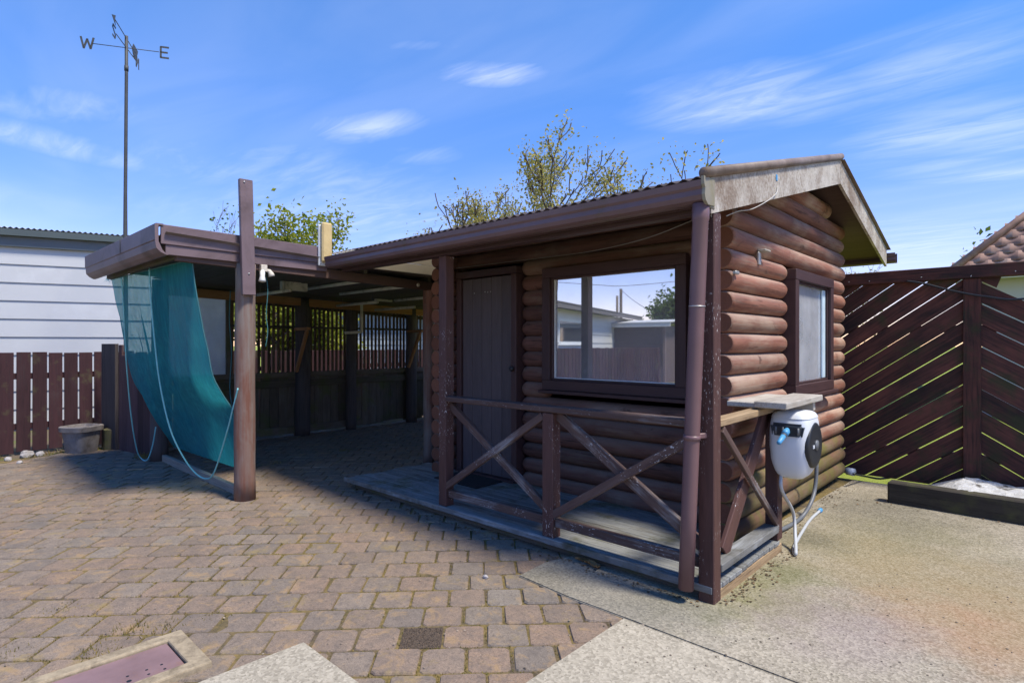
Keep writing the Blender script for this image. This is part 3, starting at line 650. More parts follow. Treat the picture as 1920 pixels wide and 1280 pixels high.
corrugated('roofing_iron', -4.90, RX1+.01, (2.985, roof_z(2.985)), (5.72, RZ+(2.70*RS)), CORR, roof)
corrugated('roofing_iron', RX0, RX1+.01, (5.72, RZ+(2.70*RS)), (7.80, roof_z(7.80)), CORR, roof)
corrugated('added_clear_roofing', RX0, -4.895, (2.985, roof_z(2.985)+.004), (5.70, roof_z(5.70)+.004), ADDED_SHEET, roof)  # translucent section added so sun reaches the cream infill boards
for y in (3.30, 4.0, 4.8): beam('purlin', (RX0, y, roof_z(y)-.05), (-4.85, y, roof_z(y)-.05), .045, .07, SOFFIT, roof)
for z0_, z1_ in ((2.27, 2.375), (2.378, 2.485), (2.488, 2.60), (2.603, 2.70), (2.703, 2.80)):
    ya = max(3.12, 3.02+(z1_+.02-RZ)/RS); beam('infill_board', (-5.335, ya, (z0_+z1_)/2), (-5.335, 5.6, (z0_+z1_)/2), .018, z1_-z0_, CREAM, roof, .003)
extrude('ridge_cap', [(-.14, -.045), (-.05, -.012), (0, .018), (.05, -.012), (.14, -.045), (.13, -.052), (0, .0), (-.13, -.052)], (RX0, 5.72, RZ+.748), (RX1+.015, 5.72, RZ+.748), (0, 0, 1), RIDGE, roof)
beam('porch_beam', (-5.28, 3.125, 2.232), (RX1-.02, 3.125, 2.232), .075, .085, TRIM, cabin)
beam('fascia_board', (RX0, 3.062, 2.29), (RX1-.013, 3.062, 2.29), .022, .15, TRIM, cabin)
for i in range(8):
    x = -4.6+i*.44; sloped('rafter', x, x+.045, 3.09, 4.12, -.165, -.096, SOFFIT, roof)
# bargeboards of the near gable
def barge(y0, y1, depth, mat):
    V = []
    for x in (RX1-.012, RX1+.012):
        for y in (y0, y1):
            for o in (-.004, -depth): V.append((x, y, roof_z(y)+o))
    return piece('barge_board', V, [(0, 1, 3, 2), (4, 6, 7, 5), (0, 4, 5, 1), (2, 3, 7, 6), (0, 2, 6, 4), (1, 5, 7, 3)], mat, cabin)
b1 = barge(3.02, 5.718, .21, BARGE); barge(5.722, 7.74, .21, BARGE)
tube('barge_roll', [(RX1+.012, 2.93, roof_z(2.93)+.018), (RX1+.012, 5.72, RZ+.747)], .030, RIDGE, cabin, 14)
extrude('barge_flashing', [(-.03, .004), (.03, .004), (.03, -.03), (.026, -.03), (.026, 0), (-.03, 0)], (RX1+.01, 5.74, roof_z(5.74)+.008), (RX1+.01, 7.82, roof_z(7.82)+.008), (0, 0, 1), RIDGE, cabin)
# gutter: rounded front profile; side axis = up x dir; dir = +X so side = +Y
gprof = [(a_, b_*.88) for a_, b_ in [(.06, .066), (.054, .066), (.054, -.052), (-.02, -.058), (-.045, -.045), (-.055, -.02), (-.05, .012), (-.062, .03), (-.066, .066), (-.072, .066), (-.068, .028), (-.056, .012), (-.061, -.022), (-.05, -.05), (-.022, -.064), (.06, -.058)]]
gut = extrude('gutter', gprof, (RX0-.02, 2.985, 2.272), (RX1+.002, 2.985, 2.272), (0, 0, 1), GUT, cabin)
extrude('gutter', gprof, (RX0, 7.83, 2.44), (RX1+.09, 7.83, 2.44), (0, 0, 1), GUT, cabin)
V = [(RX1+.003, 2.985+a, 2.272+b) for a, b in ((.06, .075), (.06, -.066), (-.02, -.072), (-.052, -.052), (-.064, -.02), (-.058, .014), (-.07, .032), (-.074, .075))]; nn = len(V); V += [v_ for v_ in [(x+.018, y, z) for x, y, z in V]]
piece('gutter_end', V, [tuple(range(nn-1, -1, -1)), tuple(range(nn, 2*nn))]+[(k, (k+1) % nn, nn+(k+1) % nn, nn+k) for k in range(nn)], GUTMOSS, gut)
box('barge_foot', RX1-.014, RX1+.016, 3.0, 3.06, 2.19, 2.37, GUTMOSS, cabin)
# downpipe, leaning a little, with socket and strap
dp_top, dp_bot = Vector((-1.375, 2.985, 2.215)), Vector((-1.468, 2.995, .085))
dpp = [dp_top.lerp(dp_bot, t) for t in (0, .04, .045, .2, .4, .6, .8, 1)]
dp = tube('downpipe', dpp, [.046, .046, .0425, .0425, .0425, .0425, .0425, .0425], PIPE, cabin, 20)
for t, mm in ((.26, METAL), (.595, PIPE)):
    a, b_ = dp_top.lerp(dp_bot, t), dp_top.lerp(dp_bot, t+(.003 if mm == METAL else .012)); tube('pipe_strap', [a, b_], .0445 if mm == METAL else .0475, mm, dp, 20)
ps = dp_top.lerp(dp_bot, .6); beam('pipe_bracket', (ps.x, 3.0, ps.z), (-1.38, 3.09, ps.z+.005), .03, .03, PIPE, dp)
# porch deck
deck = beam('deck', (-5.12, 4.09, .045), (-1.46, 4.09, .045), .06, .05, DARK, cabin)
nb = 11; bw = (4.13-3.09)/nb
for i in range(nb):
    y = 3.09+bw*(i+.5); beam('plank', (-5.16+.03*math.sin(i*5), y, .086+.0015*math.sin(i*3)), (-1.338+.004*math.sin(i*7), y, .086), bw-.005, .026, DECK, deck, .003)
beam('deck_edge', (-5.20, 3.073, .083), (-1.345, 3.073, .083), .024, .044, DECKEDGE, deck, .005)
beam('bearer', (-5.1, 3.16, .035), (-1.44, 3.16, .035), .06, .07, DARK, deck)
beam('bearer', (-1.375, 3.075, .035), (-1.375, 4.19, .035), .068, .069, BEARER, deck, .006)
# posts and railings
box('porch_post', -1.428, -1.336, 3.064, 3.156, .0, 2.187, POST, cabin, .005)
box('porch_post', -2.596, -2.50, 3.088, 3.178, .09, .968, POST, cabin, .005)
box('porch_post', -3.732, -3.638, 3.088, 3.178, .10, 2.187, POST, cabin, .005)
box('porch_post', -1.424, -1.338, 4.10, 4.19, .1, 1.0, POST, cabin, .005)
beam('handrail', (-3.637, 3.13, .995), (-1.43, 3.13, .995), .095, .044, RAILM, cabin, .006)
beam('bottom_rail', (-3.637, 3.135, .205), (-2.597, 3.135, .205), .045, .062, RAILM, cabin); beam('bottom_rail', (-2.499, 3.135, .205), (-1.43, 3.135, .205), .045, .062, RAILM, cabin)
beam('brace', (-3.67, 3.15, .955), (-2.60, 3.15, .275), .038, .06, RAILM, cabin); beam('brace', (-3.66, 3.111, .26), (-2.60, 3.111, .945), .038, .055, RAILM, cabin)
beam('brace', (-2.50, 3.15, .955), (-1.44, 3.15, .29), .038, .07, RAILM, cabin); beam('brace', (-2.51, 3.111, .26), (-1.45, 3.111, .93), .038, .055, RAILM, cabin)
beam('handrail', (-1.378, 3.158, 1.002), (-1.378, 4.098, 1.012), .08, .042, BEARER, cabin, .005)
beam('bottom_rail', (-1.38, 3.158, .185), (-1.38, 4.098, .185), .10, .045, DECKEDGE, cabin)
beam('brace', (-1.35, 3.20, .965), (-1.35, 4.10, .225), .028, .045, RAILM, cabin); beam('brace', (-1.395, 4.05, 1.0), (-1.395, 3.33, .215), .028, .12, POST, cabin)
# hooks on the gable wall
def wallpt(x, y): p = onx(x, y, -1.548); return p
p = wallpt(1424, 484); box('wall_bracket', -1.56, -1.542, p.y-.022, p.y+.022, p.z-.05, p.z+.045, METAL, cabin); box('wall_bracket', -1.56, -1.50, p.y-.01, p.y+.10, p.z+.05, p.z+.065, GREYWOOD, cabin)
p = wallpt(1380, 511); box('wall_bracket', -1.56, -1.535, p.y-.03, p.y+.03, p.z-.012, p.z+.012, METAL, cabin)
p = onx(1456, 333, RX1+.014); box('barge_hook', RX1+.012, RX1+.018, p.y-.012, p.y+.012, p.z-.022, p.z+.02, BLUEP, cabin)

# things on or by the cabin
mt = box('door_mat', -4.50, -3.88, 3.66, 4.02, .100, .112, MAT_, None); tag(mt, 'flat black door mat on the porch boards before the door', 'mat')
cb = [onx(1458, 350, RX1+.016), onx(1456, 362, RX1+.03), onx(1440, 376, RX1+.05), onx(1410, 392, RX1-.0), onx(1385, 396, RX1-.05), onx(1362, 405, RX1-.06)]
cbo = tube('cable', smooth_path(cb, 5), .0035, plain('pale_wire', (.42, .40, .37), .6), None, 6); tag(cbo, 'thin pale wire looping from the barge board to the corner post', 'wire')
cb = [(-1.50, 3.20, 2.19), (-1.9, 3.3, 2.135), (-2.5, 3.55, 2.15), (-3.2, 3.8, 2.20), (-3.9, 3.95, 2.235), (-4.55, 4.0, 2.25)]
cbo = tube('cable', smooth_path(cb, 6), .0032, WIREM, None, 6); tag(cbo, 'thin dark cable slung under the porch ceiling', 'cable')
sh = thing('plank_shelf', 'weathered grey plank shelf on the porch side railing above the hose reel', 'shelf', (-1.36, 4.1, 1.024))
beam('plank', (-1.268, 3.74, 1.064), (-1.262, 4.50, 1.068), .20, .042, GREYWOOD, sh, .005); beam('plank', (-1.475, 3.80, 1.052), (-1.47, 4.52, 1.054), .19, .035, GREYWOOD, sh, .005)
beam('cleat', (-1.55, 4.40, 1.014), (-1.19, 4.40, 1.014), .045, .065, GREYWOOD, sh)

# ------------------------------------------------------------------ hose reel on the porch side post
def hose_reel():
    c = Vector((-1.232, 4.10, .782)); a, b, h = .130, .165, .222
    t = thing('hose_reel', 'grey white wall hose reel with blue nozzle hung on the porch side railing', 'hose reel', (c.x, c.y, c.z-h))
    def sq(v, e): return math.copysign(abs(v)**e, v)
    V, F = [], []; nu, nv = 40, 25
    for j in range(nv):
        ph = -PI/2+PI*j/(nv-1); cz, sz = sq(math.cos(ph), .32), sq(math.sin(ph), .42)
        for i in range(nu):
            th = 2*PI*i/nu; x, y, z = a*cz*sq(math.cos(th), .42), b*cz*sq(math.sin(th), .5), h*sz
            k = max(0, -sz-.15); tp = 1-.36*k**1.3; x *= tp; y *= 1-.30*k**1.2
            if sz > .35: y = y*(1-.10*(sz-.35)) if y > 0 else y*(1-.22*(sz-.35))
            if y < 0: y -= .012*math.cos(sz*1.2)*(1-(x/a)**2)
            V.append(c+Vector((x, y, z)))
    for j in range(nv-1):
        for i in range(nu): F.append((j*nu+i, j*nu+(i+1) % nu, (j+1)*nu+(i+1) % nu, (j+1)*nu+i))
    piece('body', V, F, WHITEP, t, True)
    def rbox(name, x0, x1, y0, y1, z0, z1, mat, bev, par=t, taper=0.):
        bm = bmesh.new(); bmesh.ops.create_cube(bm, size=1); cc = Vector(((x0+x1)/2, (y0+y1)/2, (z0+z1)/2))
        for v in bm.verts:
            k = 1-taper if v.co.z < 0 else 1
            v.co = Vector((v.co.x*(x1-x0)*k, v.co.y*(y1-y0), v.co.z*(z1-z0)))
        bmesh.ops.bevel(bm, geom=bm.edges[:], offset=bev, segments=3, affect='EDGES'); me = bpy.data.meshes.new(name); bm.to_mesh(me); bm.free(); me.materials.append(mat)
        return link(name, me, Matrix.Translation(cc), par)
    tv = [v for k_, v in enumerate(V) if k_//nu >= 17]; tv = [c+Vector(((v-c).x*1.03, (v-c).y*1.035, (v-c).z*1.012)) for v in tv]; rows = len(tv)//nu
    piece('top_cover', tv, [(j*nu+i, j*nu+(i+1) % nu, (j+1)*nu+(i+1) % nu, (j+1)*nu+i) for j in range(rows-1) for i in range(nu)], WHITEP, t, True)
    s = rbox('slot_surround', c.x-a*.80, c.x+a*.84, c.y-b-.017, c.y-b+.05, c.z+.052, c.z+.152, NAVY, .02, taper=.16)
    rbox('slot', c.x-a*.62, c.x+a*.66, c.y-b-.0205, c.y-b, c.z+.078, c.z+.135, BLACK, .008, s, .1)
    for k in (-.45, -.12, .6): tube('roller', [(c.x+a*k, c.y-b-.021, c.z+.083), (c.x+a*k, c.y-b-.021, c.z+.130)], .007, HOSED, s, 8)
    n0 = Vector((c.x+.012, c.y-b-.01, c.z+.115)); n1 = Vector((c.x-.012, c.y-b-.115, c.z+.035)); d = n1-n0
    tube('nozzle', [n0, n0+d*.12, n0+d*.13, n0+d*.36, n0+d*.37, n0+d*.46, n0+d*.47, n0+d*.95, n1], [.017, .019, .022, .022, .014, .014, .017, .0145, .012], BLUEP, t, 14)
    tube('nozzle_collar', [n0+d*.36, n0+d*.47], .0175, HOSED, t, 14)
    sx = c.x+a*.93
    tube('side_disc', [(sx-.03, c.y, c.z+.005), (sx+.004, c.y, c.z+.005), (sx+.012, c.y, c.z+.005), (sx+.0125, c.y, c.z+.005)], [.150, .150, .138, .11], BLACK, t, 32)
    tube('hub', [(sx+.010, c.y, c.z+.005), (sx+.022, c.y, c.z+.005)], .034, HOSED, t, 20)
    rbox('badge', sx+.012, sx+.0165, c.y-.075, c.y-.045, c.z-.01, c.z+.012, WHITEP, .001)
    rbox('bracket_arm', c.x+.03, c.x+.10, c.y+b*.7, c.y+b+.06, c.z-.12, c.z+.10, WHITEP, .02)
    rbox('mount_plate', -1.337, -1.318, c.y-.02, c.y+.07, c.z-.12, c.z+.12, NAVY, .006)
    e0 = Vector((c.x-.055, c.y-.09, c.z-h+.02)); p1 = onz(1487, 960, .25); g1 = onz(1492, 1038, .03); g2 = onz(1497, 1008, .022); g3 = onz(1518, 975, .022); g4 = onz(1536, 958, .024)
    # leaves through the underside, hangs to the concrete, doubles back to a blue end connector
    P = smooth_path([e0, e0+Vector((.006, -.01, -.10)), p1, onz(1491, 1005, .10), g1+Vector((0, 0, 0)), onz(1488, 1028, .022), g2, g3, g4], 7)
    ho = tube('hose', P, .0115, HOSE, t, 10)
    tube('connector', [g4, g4.lerp(g4+(g4-g3).normalized()*.055, .5), g4+(g4-g3).normalized()*.055], [.018, .019, .019], BLUEP, ho, 12)
hose_reel()
P = smooth_path([onx(1520, 765, -1.44), onx(1528, 820, -1.44), onx(1531, 868, -1.42), onx(1528, 915, -1.42), onx(1519, 945, -1.42), onz(1500, 972, .035), onz(1470, 990, .035), onz(1452, 996, .035)], 7)
o = tube('feed_hose', P, .016, HOSED, None, 10); tag(o, 'dark grey feed hose dropping behind the hose reel to the ground', 'hose')
c = ony(1578, 880, 6.96)
o = tube('pipe_end', [c+Vector((-.06, .02, 0)), c+Vector((.06, -.03, 0)), c+Vector((.061, -.03, 0)), c+Vector((.13, -.055, 0))], [.028, .028, .04, .04], WHITEP, None, 14); tag(o, 'short white pipe end at the foot of the chevron fence', 'pipe')
P = smooth_path([onz(1600, 888, .15), onz(1625, 893, .06), onz(1650, 897, .03), onz(1680, 893, .06)], 5)
o = tube('cable', P, .010, BLACK, None, 8); tag(o, 'black cable on the ground running from the white pipe end', 'cable')

# ------------------------------------------------------------------ chevron fence beside the cabin
def clip(poly, n, d):
    out = []
    for i in range(len(poly)):
        a, b = poly[i], poly[(i+1) % len(poly)]; da, db = a.dot(n)-d, b.dot(n)-d
        if da >= 0: out.append(a)
        if da*db < 0: out.append(a+(b-a)*(da/(da-db)))
    return out
def chevron_fence():
    t = thing('chevron_fence', 'tall dark red chevron board fence beside the cabin with light through its gaps', 'fence', (0, 7.06, 0))
    rnd = random.Random(5); Y0 = 7.05
    def panel(x0, x1, slope, z_ref, x_ref):
        z0, z1 = .045, 2.085; pitch = .205; nrm = Vector((-slope, 1)).normalized()
        for k in range(-16, 16):
            g = rnd.choice((.002, .006, .009, .012)) if k % 4 else .015
            base = z_ref+k*pitch-slope*x_ref
            if slope < 0 and k == 0: pass
            lo, hi = base+g/2, base+pitch-g/2
            poly = [Vector((x0, slope*x0+lo)), Vector((x1, slope*x1+lo)), Vector((x1, slope*x1+hi)), Vector((x0, slope*x0+hi))]
            poly = clip(poly, Vector((0, 1)), z0+.02*rnd.random()); 
            if len(poly) > 2: poly = clip(poly, Vector((0, -1)), -z1)
            if slope < 0 and x_ref == -.435 and k >= 0 and len(poly) > 2: poly = clip(poly, Vector((-1, .35)).normalized(), (Vector((-1, .35)).normalized()).dot(Vector((-.33, 2.0))))
            if len(poly) < 3: continue
            c = sum(poly, Vector((0, 0)))/len(poly); ar = sum(poly[i].x*poly[(i+1) % len(poly)].y-poly[(i+1) % len(poly)].x*poly[i].y for i in range(len(poly)))/2
            if ar < .004: continue
            ang = math.atan(slope); th = .018; dy = rnd.uniform(0, .006)
            ca, sa = math.cos(-ang), math.sin(-ang); V = []
            for yy in (0, th):
                for p in poly: q = p-c; V.append((q.x*ca-q.y*sa, yy, q.x*sa+q.y*ca))
            n = len(poly); F = [tuple(range(n)), tuple(range(2*n-1, n-1, -1))]+[(i, n+i, n+(i+1) % n, (i+1) % n) for i in range(n)]
            M = Matrix.Translation((c.x, Y0+dy, c.y)) @ Matrix.Rotation(-ang, 4, 'Y')
            link('board', mesh('board', V, F, CHEV), M, t)
    px = [-1.80, -.515, .77, 2.05, 3.33, 4.6]
    for i in range(len(px)-1):
        s = 1 if i % 2 == 0 else -1
        if i == 0: panel(px[0]+.07, px[1]-.068, .73, 1.363, -1.572)
        else: panel(px[i]+.068, px[i+1]-.068, .63*(-1 if i % 2 else 1), 2.036 if i % 2 else 1.3, -.435 if i == 1 else px[i])
    for x in px: box('post', x-.068, x+.068, 7.015, 7.10, .0, 2.08, CHEV, t)
    beam('top_rail', (-1.95, 7.05, 2.145), (4.7, 7.05, 2.145), .12, .125, CHEV, t, .006)
    beam('rear_rail', (-1.9, 7.10, .35), (4.7, 7.10, .35), .045, .07, CHEV, t); beam('rear_rail', (-1.9, 7.10, 1.6), (4.7, 7.10, 1.6), .045, .07, CHEV, t)
    for x, z in ((-1.55, 2.12), (-1.36, 2.115), (-.91, 2.12), (-.52, 2.10), (-.2, 2.12)): tube('nail', [(x, 6.992, z), (x, 6.987, z)], .006, METAL, t, 6)
chevron_fence()
P = smooth_path([ony(1700, 527, 6.98), ony(1730, 531, 6.98), ony(1790, 546, 6.98), ony(1850, 556, 6.98), ony(1920, 560, 6.98), (.4, 6.98, 1.98), (.8, 6.98, 2.05)], 6)
o = tube('cable', P, .010, BLACK, None, 8); tag(o, 'black cable drooping across the top of the chevron fence', 'cable')
o = beam('timber_sleeper', (-1.05, 6.20, .10), (2.2, 6.05, .10), .13, .20, wood('sleeper', (.035, .03, .024), (.065, .056, .042), moss=(.08, .08, .035), moss_amt=.25, rough=.9, var=.05), None, .012)
tag(o, 'mossy dark timber sleeper lying on the concrete before the chevron fence', 'sleeper')
V, F = [], []; nx, ny = 70, 22; rnd = random.Random(2)
for j in range(ny+1):
    for i in range(nx+1):
        x = -.95+3.1*i/nx; y = 6.19-.046*(x+.95)+(.80+.046*(x+.95))*j/ny
        e = min(i/9, 1)*min(1, (ny-j)/3+.6); V.append((x, y, .02+e*(.165+.05*noise.noise(Vector((x*2.5, y*3, 1)))+.022*noise.noise(Vector((x*14, y*14, 2)))+.01*rnd.random())))
for j in range(ny):
    for i in range(nx): a = j*(nx+1)+i; F.append((a, a+1, a+nx+2, a+nx+1))
def rubble_mat():
    m, nt, b = mat_base('rubble_mortar'); g = NB(nt); p = g.world(); n = g.noise(p, 5, 6, .7); f = g.noise(p, 60, 4, .7)
    col = g.mix(g.rampv(f, .3, .7), (.34, .34, .33), (.56, .56, .55)); col = g.mix(g.rampv(n, .56, .64), col, (.07, .06, .05))
    g.l.new(col, b.inputs['Base Color']); b.inputs['Roughness'].default_value = .95; g.bump(f, .8, .01, b); return m
o = piece('rubble_fill', V, F, rubble_mat(), None, False); o['kind'] = 'stuff'; tag(o, 'pale crushed rubble piled between the sleeper and chevron fence', 'rubble')

# ------------------------------------------------------------------ carport
CX, CY0 = -5.45, 1.48
car = thing('carport', 'flat roofed timber carport with mauve fascia and round red brown post', 'carport', (-6.8, 3.5, 0))
def cz(y): return 2.315-.042*(y-1.5)
croof = corrugated('roof', -8.14, -5.40, (1.52, cz(1.52)+.075), (7.3, cz(7.3)+.075), CORR, car)
corrugated('roofing_iron', -5.41, -5.347, (3.06, cz(3.06)+.080), (7.3, cz(7.3)+.080), CORR, croof)  # strip added over the roof gap to keep a sun streak off the floor
corrugated('roofing_iron', -8.95, -8.135, (2.35, cz(2.35)+.078), (7.3, cz(7.3)+.078), CORR, croof)
for y in (1.75, 2.6, 3.5, 4.4, 5.3, 6.2, 7.1): beam('purlin', (-8.9 if y > 2.4 else -8.1, y, cz(y)+.03), (-5.48, y, cz(y)+.03), .045, .07, DARK, croof)
V = [(-8.10, 1.54, cz(1.54)), (-5.48, 1.54, cz(1.54)), (-5.48, 7.25, cz(7.25)), (-8.10, 7.25, cz(7.25))]; V += [(x, y, z+.006) for x, y, z in V]
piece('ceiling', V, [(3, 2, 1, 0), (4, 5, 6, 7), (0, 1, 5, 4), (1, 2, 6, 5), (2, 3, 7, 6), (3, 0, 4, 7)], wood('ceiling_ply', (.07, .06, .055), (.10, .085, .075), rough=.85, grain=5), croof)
beam('ceiling_board', (-8.52, 2.36, cz(2.36)+.003), (-8.52, 7.25, cz(7.25)+.003), .82, .006, DARK, croof, 0)
# front gutter style fascia, dir +X so side axis = +Y
fprof = [(.03, .13), (-.025, .13), (-.03, .125), (-.03, -.005), (-.022, -.012), (-.022, -.03), (-.018, -.075), (.01, -.105), (.05, -.128), (.07, -.128), (.07, -.118), (.05, -.118), (.016, -.095), (-.008, -.07), (-.012, -.03), (-.02, .12), (.03, .12)]
extrude('front_fascia', fprof, (-8.12, CY0, 2.335), (CX+.01, CY0, 2.335), (0, 0, 1), FASC, car)
tube('fascia_joint', [(-6.55, CY0-.0335, 2.46), (-6.55, CY0-.0335, 2.33)], .0025, DARK, car, 4)
V = [(CX+.011, CY0+a, 2.335+b) for a, b in ((.03, .125), (-.032, .125), (-.036, .11), (-.034, -.02), (-.024, -.08), (.01, -.112), (.05, -.13), (.058, -.13), (.02, -.09), (-.008, -.02), (-.008, .115), (.03, .115))]; nn = len(V); V += [(x+.010, y, z) for x, y, z in V]
piece('fascia_end_cap', V, [tuple(range(nn-1, -1, -1)), tuple(range(nn, 2*nn))]+[(k, (k+1) % nn, nn+(k+1) % nn, nn+k) for k in range(nn)], FASC, car)
beam('side_fascia', (CX, CY0+.012, 2.378), (CX, 3.02, 2.365), .026, .165, FASC, car, .004); beam('side_fascia', (CX-.012, CY0+.05, 2.252), (CX-.012, 3.02, 2.245), .024, .085, FASC, car, .004)
beam('side_beam', (CX-.055, 1.62, 2.22), (CX-.055, 4.45, 2.15), .06, .10, SOFFIT, car)
beam('back_beam', (-8.60, 2.36, 2.17), (-8.60, 7.2, 2.03), .06, .12, ORANGE, car); beam('front_beam', (-8.1, 1.68, 2.262), (-5.5, 1.68, 2.262), .05, .09, DARK, car)
def pole(name, x, y, z0, z1, r, mat, parent):
    P, R = [], []
    for k in range(12):
        t = k/11; P.append((x+.006*math.sin(t*5+x), y+.006*math.cos(t*4+y), z0+(z1-z0)*t)); R.append(r*(1.05-.08*t)*(1+.02*math.sin(t*17+x*3)))
    V, F = tube_geo(P, R, 20); M = Matrix.Translation((x, y, (z0+z1)/2)) @ Matrix.Rotation(-PI/2, 4, 'Y'); Mi = M.inverted()
    return piece(name, [Mi @ Vector(v) for v in V], F, mat, parent, True, M)
pole('post', CX-.03, 2.2, -.02, 2.2, .090, POLE, car); pole('post', -8.10, 2.21, -.02, 2.25, .095, CREOS, car)
pole('post', -5.46, 4.36, -.02, 2.10, .065, POLE, car)
a, b = onx(466, 553, CX+.075), onx(460, 337, CX+.075); up = beam('upright_board', a, b, .045, .118, FASC, car, .004, up=(0, 1, 0))
for (x, y) in ((467, 513), (458, 341)): p = onx(x, y, CX+.10); tube('bolt', [(p.x-.006, p.y, p.z), (p.x+.003, p.y, p.z)], .008, METAL, up, 8)
for n_, pa, pb, z in (('A', (570.6, 541.9), (686.9, 520.3), 2.19), ('B', (638, 551), (757, 531.6), 2.155), ('C', (741, 563), (800, 556.5), 2.10), ('D', (632, 573), (713, 566.6), 2.06), ('E', (704, 581), (800, 577), 2.03), ('F', (479, 553), (569, 545.6), 2.10)):
    p, q = onz(*pa, z), onz(*pb, z); q = Vector((q.x, p.y, z)); p.z = z; tb = tube('ceiling_pipe', [p, q], .022, PALEB, car, 10)
    for k in (.15, .85):
        h = p.lerp(q, k); tube('hanger', [h+Vector((0, 0, .018)), Vector((h.x, h.y, cz(h.y)+.002))], .004, WIREM, tb, 5)
for (x, y, w) in ((551, 540, .34), (719, 561, .30)):
    p = onz(x, y, 2.16); box('junction_block', p.x-.03, p.x+.03, p.y-w/2, p.y+w/2, 2.125, cz(p.y)+.001, PALEB, car)
# bulkhead light on the side fascia
lb = thing('bulkhead_light', 'tall yellowed plastic light box standing up from the carport fascia', 'light', (CX+.04, 2.97, 2.25))
box('housing', CX+.014, CX+.045, 2.905, 3.035, 2.25, 2.67, FRAMEW, lb, .008); box('lens', CX+.045, CX+.095, 2.918, 3.03, 2.285, 2.69, YELBOX, lb, .014)
for y in (2.92, 3.02): tube('screw', [(CX+.046, y, 2.268), (CX+.05, y, 2.268)], .006, METAL, lb, 6)
sp = thing('spotlight', 'small white twin spotlight under the carport edge beside the round post', 'light', (CX-.04, 2.36, 2.15))
q = Vector((CX-.01, 2.36, 2.17)); box('base', q.x-.03, q.x+.03, q.y-.03, q.y+.03, 2.14, 2.205, PALEB, sp)
tube('lamp_head', [q+Vector((.01, -.01, -.01)), q+Vector((.03, -.02, -.04)), q+Vector((.035, -.022, -.075)), q+Vector((.05, -.03, -.125)), q+Vector((.05, -.03, -.127))], [.012, .024, .022, .034, .028], FRAMEW, sp, 14)
tube('lamp_head', [q+Vector((.0, .015, -.01)), q+Vector((.02, .05, -.02)), q+Vector((.03, .065, -.05)), q+Vector((.03, .07, -.07))], [.012, .02, .026, .03], PALEB, sp, 14)
# shade cloth
def shade_cloth():
    LE = [(209, 524), (212, 545), (215, 575), (227, 624), (244, 680), (264, 733), (292, 790), (317, 827), (325, 838)]
    RE = [(360, 486), (363, 512), (367, 542), (380, 615), (390, 656), (400, 705), (418, 741), (436, 768), (450, 800), (459, 840), (465, 884)]
    le = smooth_path([onx(x, y, -8.15) for x, y in LE], 6); re = smooth_path([onx(x, y, -5.55) for x, y in RE], 6)
    def samp(P, t): f = t*(len(P)-1); i = min(int(f), len(P)-2); return P[i].lerp(P[i+1], f-i)
    def arc(P):
        d = [0]
        for i in range(1, len(P)): d.append(d[-1]+(P[i]-P[i-1]).length)
        return [x/d[-1] for x in d]
    def at(P, D, t):
        for i in range(1, len(P)):
            if t <= D[i]+1e-9: k = (t-D[i-1])/max(D[i]-D[i-1], 1e-9); return P[i-1].lerp(P[i], k)
        return P[-1]
    dl, dr = arc(le), arc(re); nu, nv = 60, 50; V, F = [], []
    for j in range(nv+1):
        v = j/nv; A, B = at(le, dl, v), at(re, dr, v)
        for i in range(nu+1):
            u = i/nu; p = A.lerp(B, u); env = math.sin(PI*min(max(v, 0), 1))**.7
            q = 1-.75*max(0, (u-.7)/.3); f = q*(.018*math.sin(u*24+v*3.5+2*noise.noise(Vector((u*3, v*2, 4))))+.010*math.sin(u*53+v*9)+.02*math.sin(u*7-v*3)*env+.02*noise.noise(Vector((u*6+v*2, v*3, 0)))+.014*noise.noise(Vector((u*22+v*6, v*3, 7))))
            p = p+Vector((0, f*env*(1.5 if u < .25 else 1)-.03*math.sin(PI*u)*env, 0)); p.z -= .03*math.sin(PI*u)*(1-v)*(0 if j == 0 else .6)
            V.append(p)
    for j in range(nv):
        for i in range(nu): a = j*(nu+1)+i; F.append((a, a+1, a+nu+2, a+nu+1))
    o = piece('shade_cloth', V, F, CLOTH, None, True); tag(o, 'teal green shade cloth slanting from the carport eave to the ground board', 'shade cloth')
    hem = tube('hem_cord', [V[i]+Vector((0, -.004, 0)) for i in range(nu+1)], .007, ROPED, o, 6)
    tube('hem_cord', [V[j*(nu+1)+nu] for j in range(nv+1)], .006, ROPED, o, 6)
    # frayed knotted corner
    rnd = random.Random(9); Vf, Ff = [], []
    for k in range(60):
        p = V[0]+Vector((rnd.uniform(-.16, .03), rnd.uniform(-.03, .02), rnd.uniform(-.0, .03))); q = p+Vector((rnd.uniform(-.10, .02), rnd.uniform(-.04, .03), rnd.uniform(-.10, .02))); n = len(Vf)
        Vf += [p, p+Vector((.006, 0, .004)), q]; Ff.append((n, n+1, n+2))
    piece('frayed_edge', Vf, Ff, CLOTH, o)
shade_cloth()
def px_path(L): return smooth_path([att(x, y, t) for x, y, t in L], 7)
o = tube('rope', px_path([(280, 503, 5.66), (283, 560, 5.66), (290, 640, 5.66), (300, 720, 5.68), (318, 800, 5.7), (340, 850, 5.74), (364, 884, 5.78), (386, 897, 5.76), (402, 884, 5.6), (424, 815, 5.4), (437, 765, 5.3), (446, 728, 5.24)]), .0075, ROPE, None, 8)
tag(o, 'long aqua rope looping from shade cloth top to the round carport post', 'rope')
o = tube('rope', px_path([(228, 520, 6.2), (232, 580, 6.25), (237, 680, 6.4), (246, 780, 6.7), (256, 840, 6.95), (264, 858, 7.05), (276, 862, 7.0), (286, 835, 6.95), (292, 800, 6.9)]), .007, ROPE, None, 8)
tag(o, 'short aqua rope trailing to the ground beside the corner fence boards', 'rope')
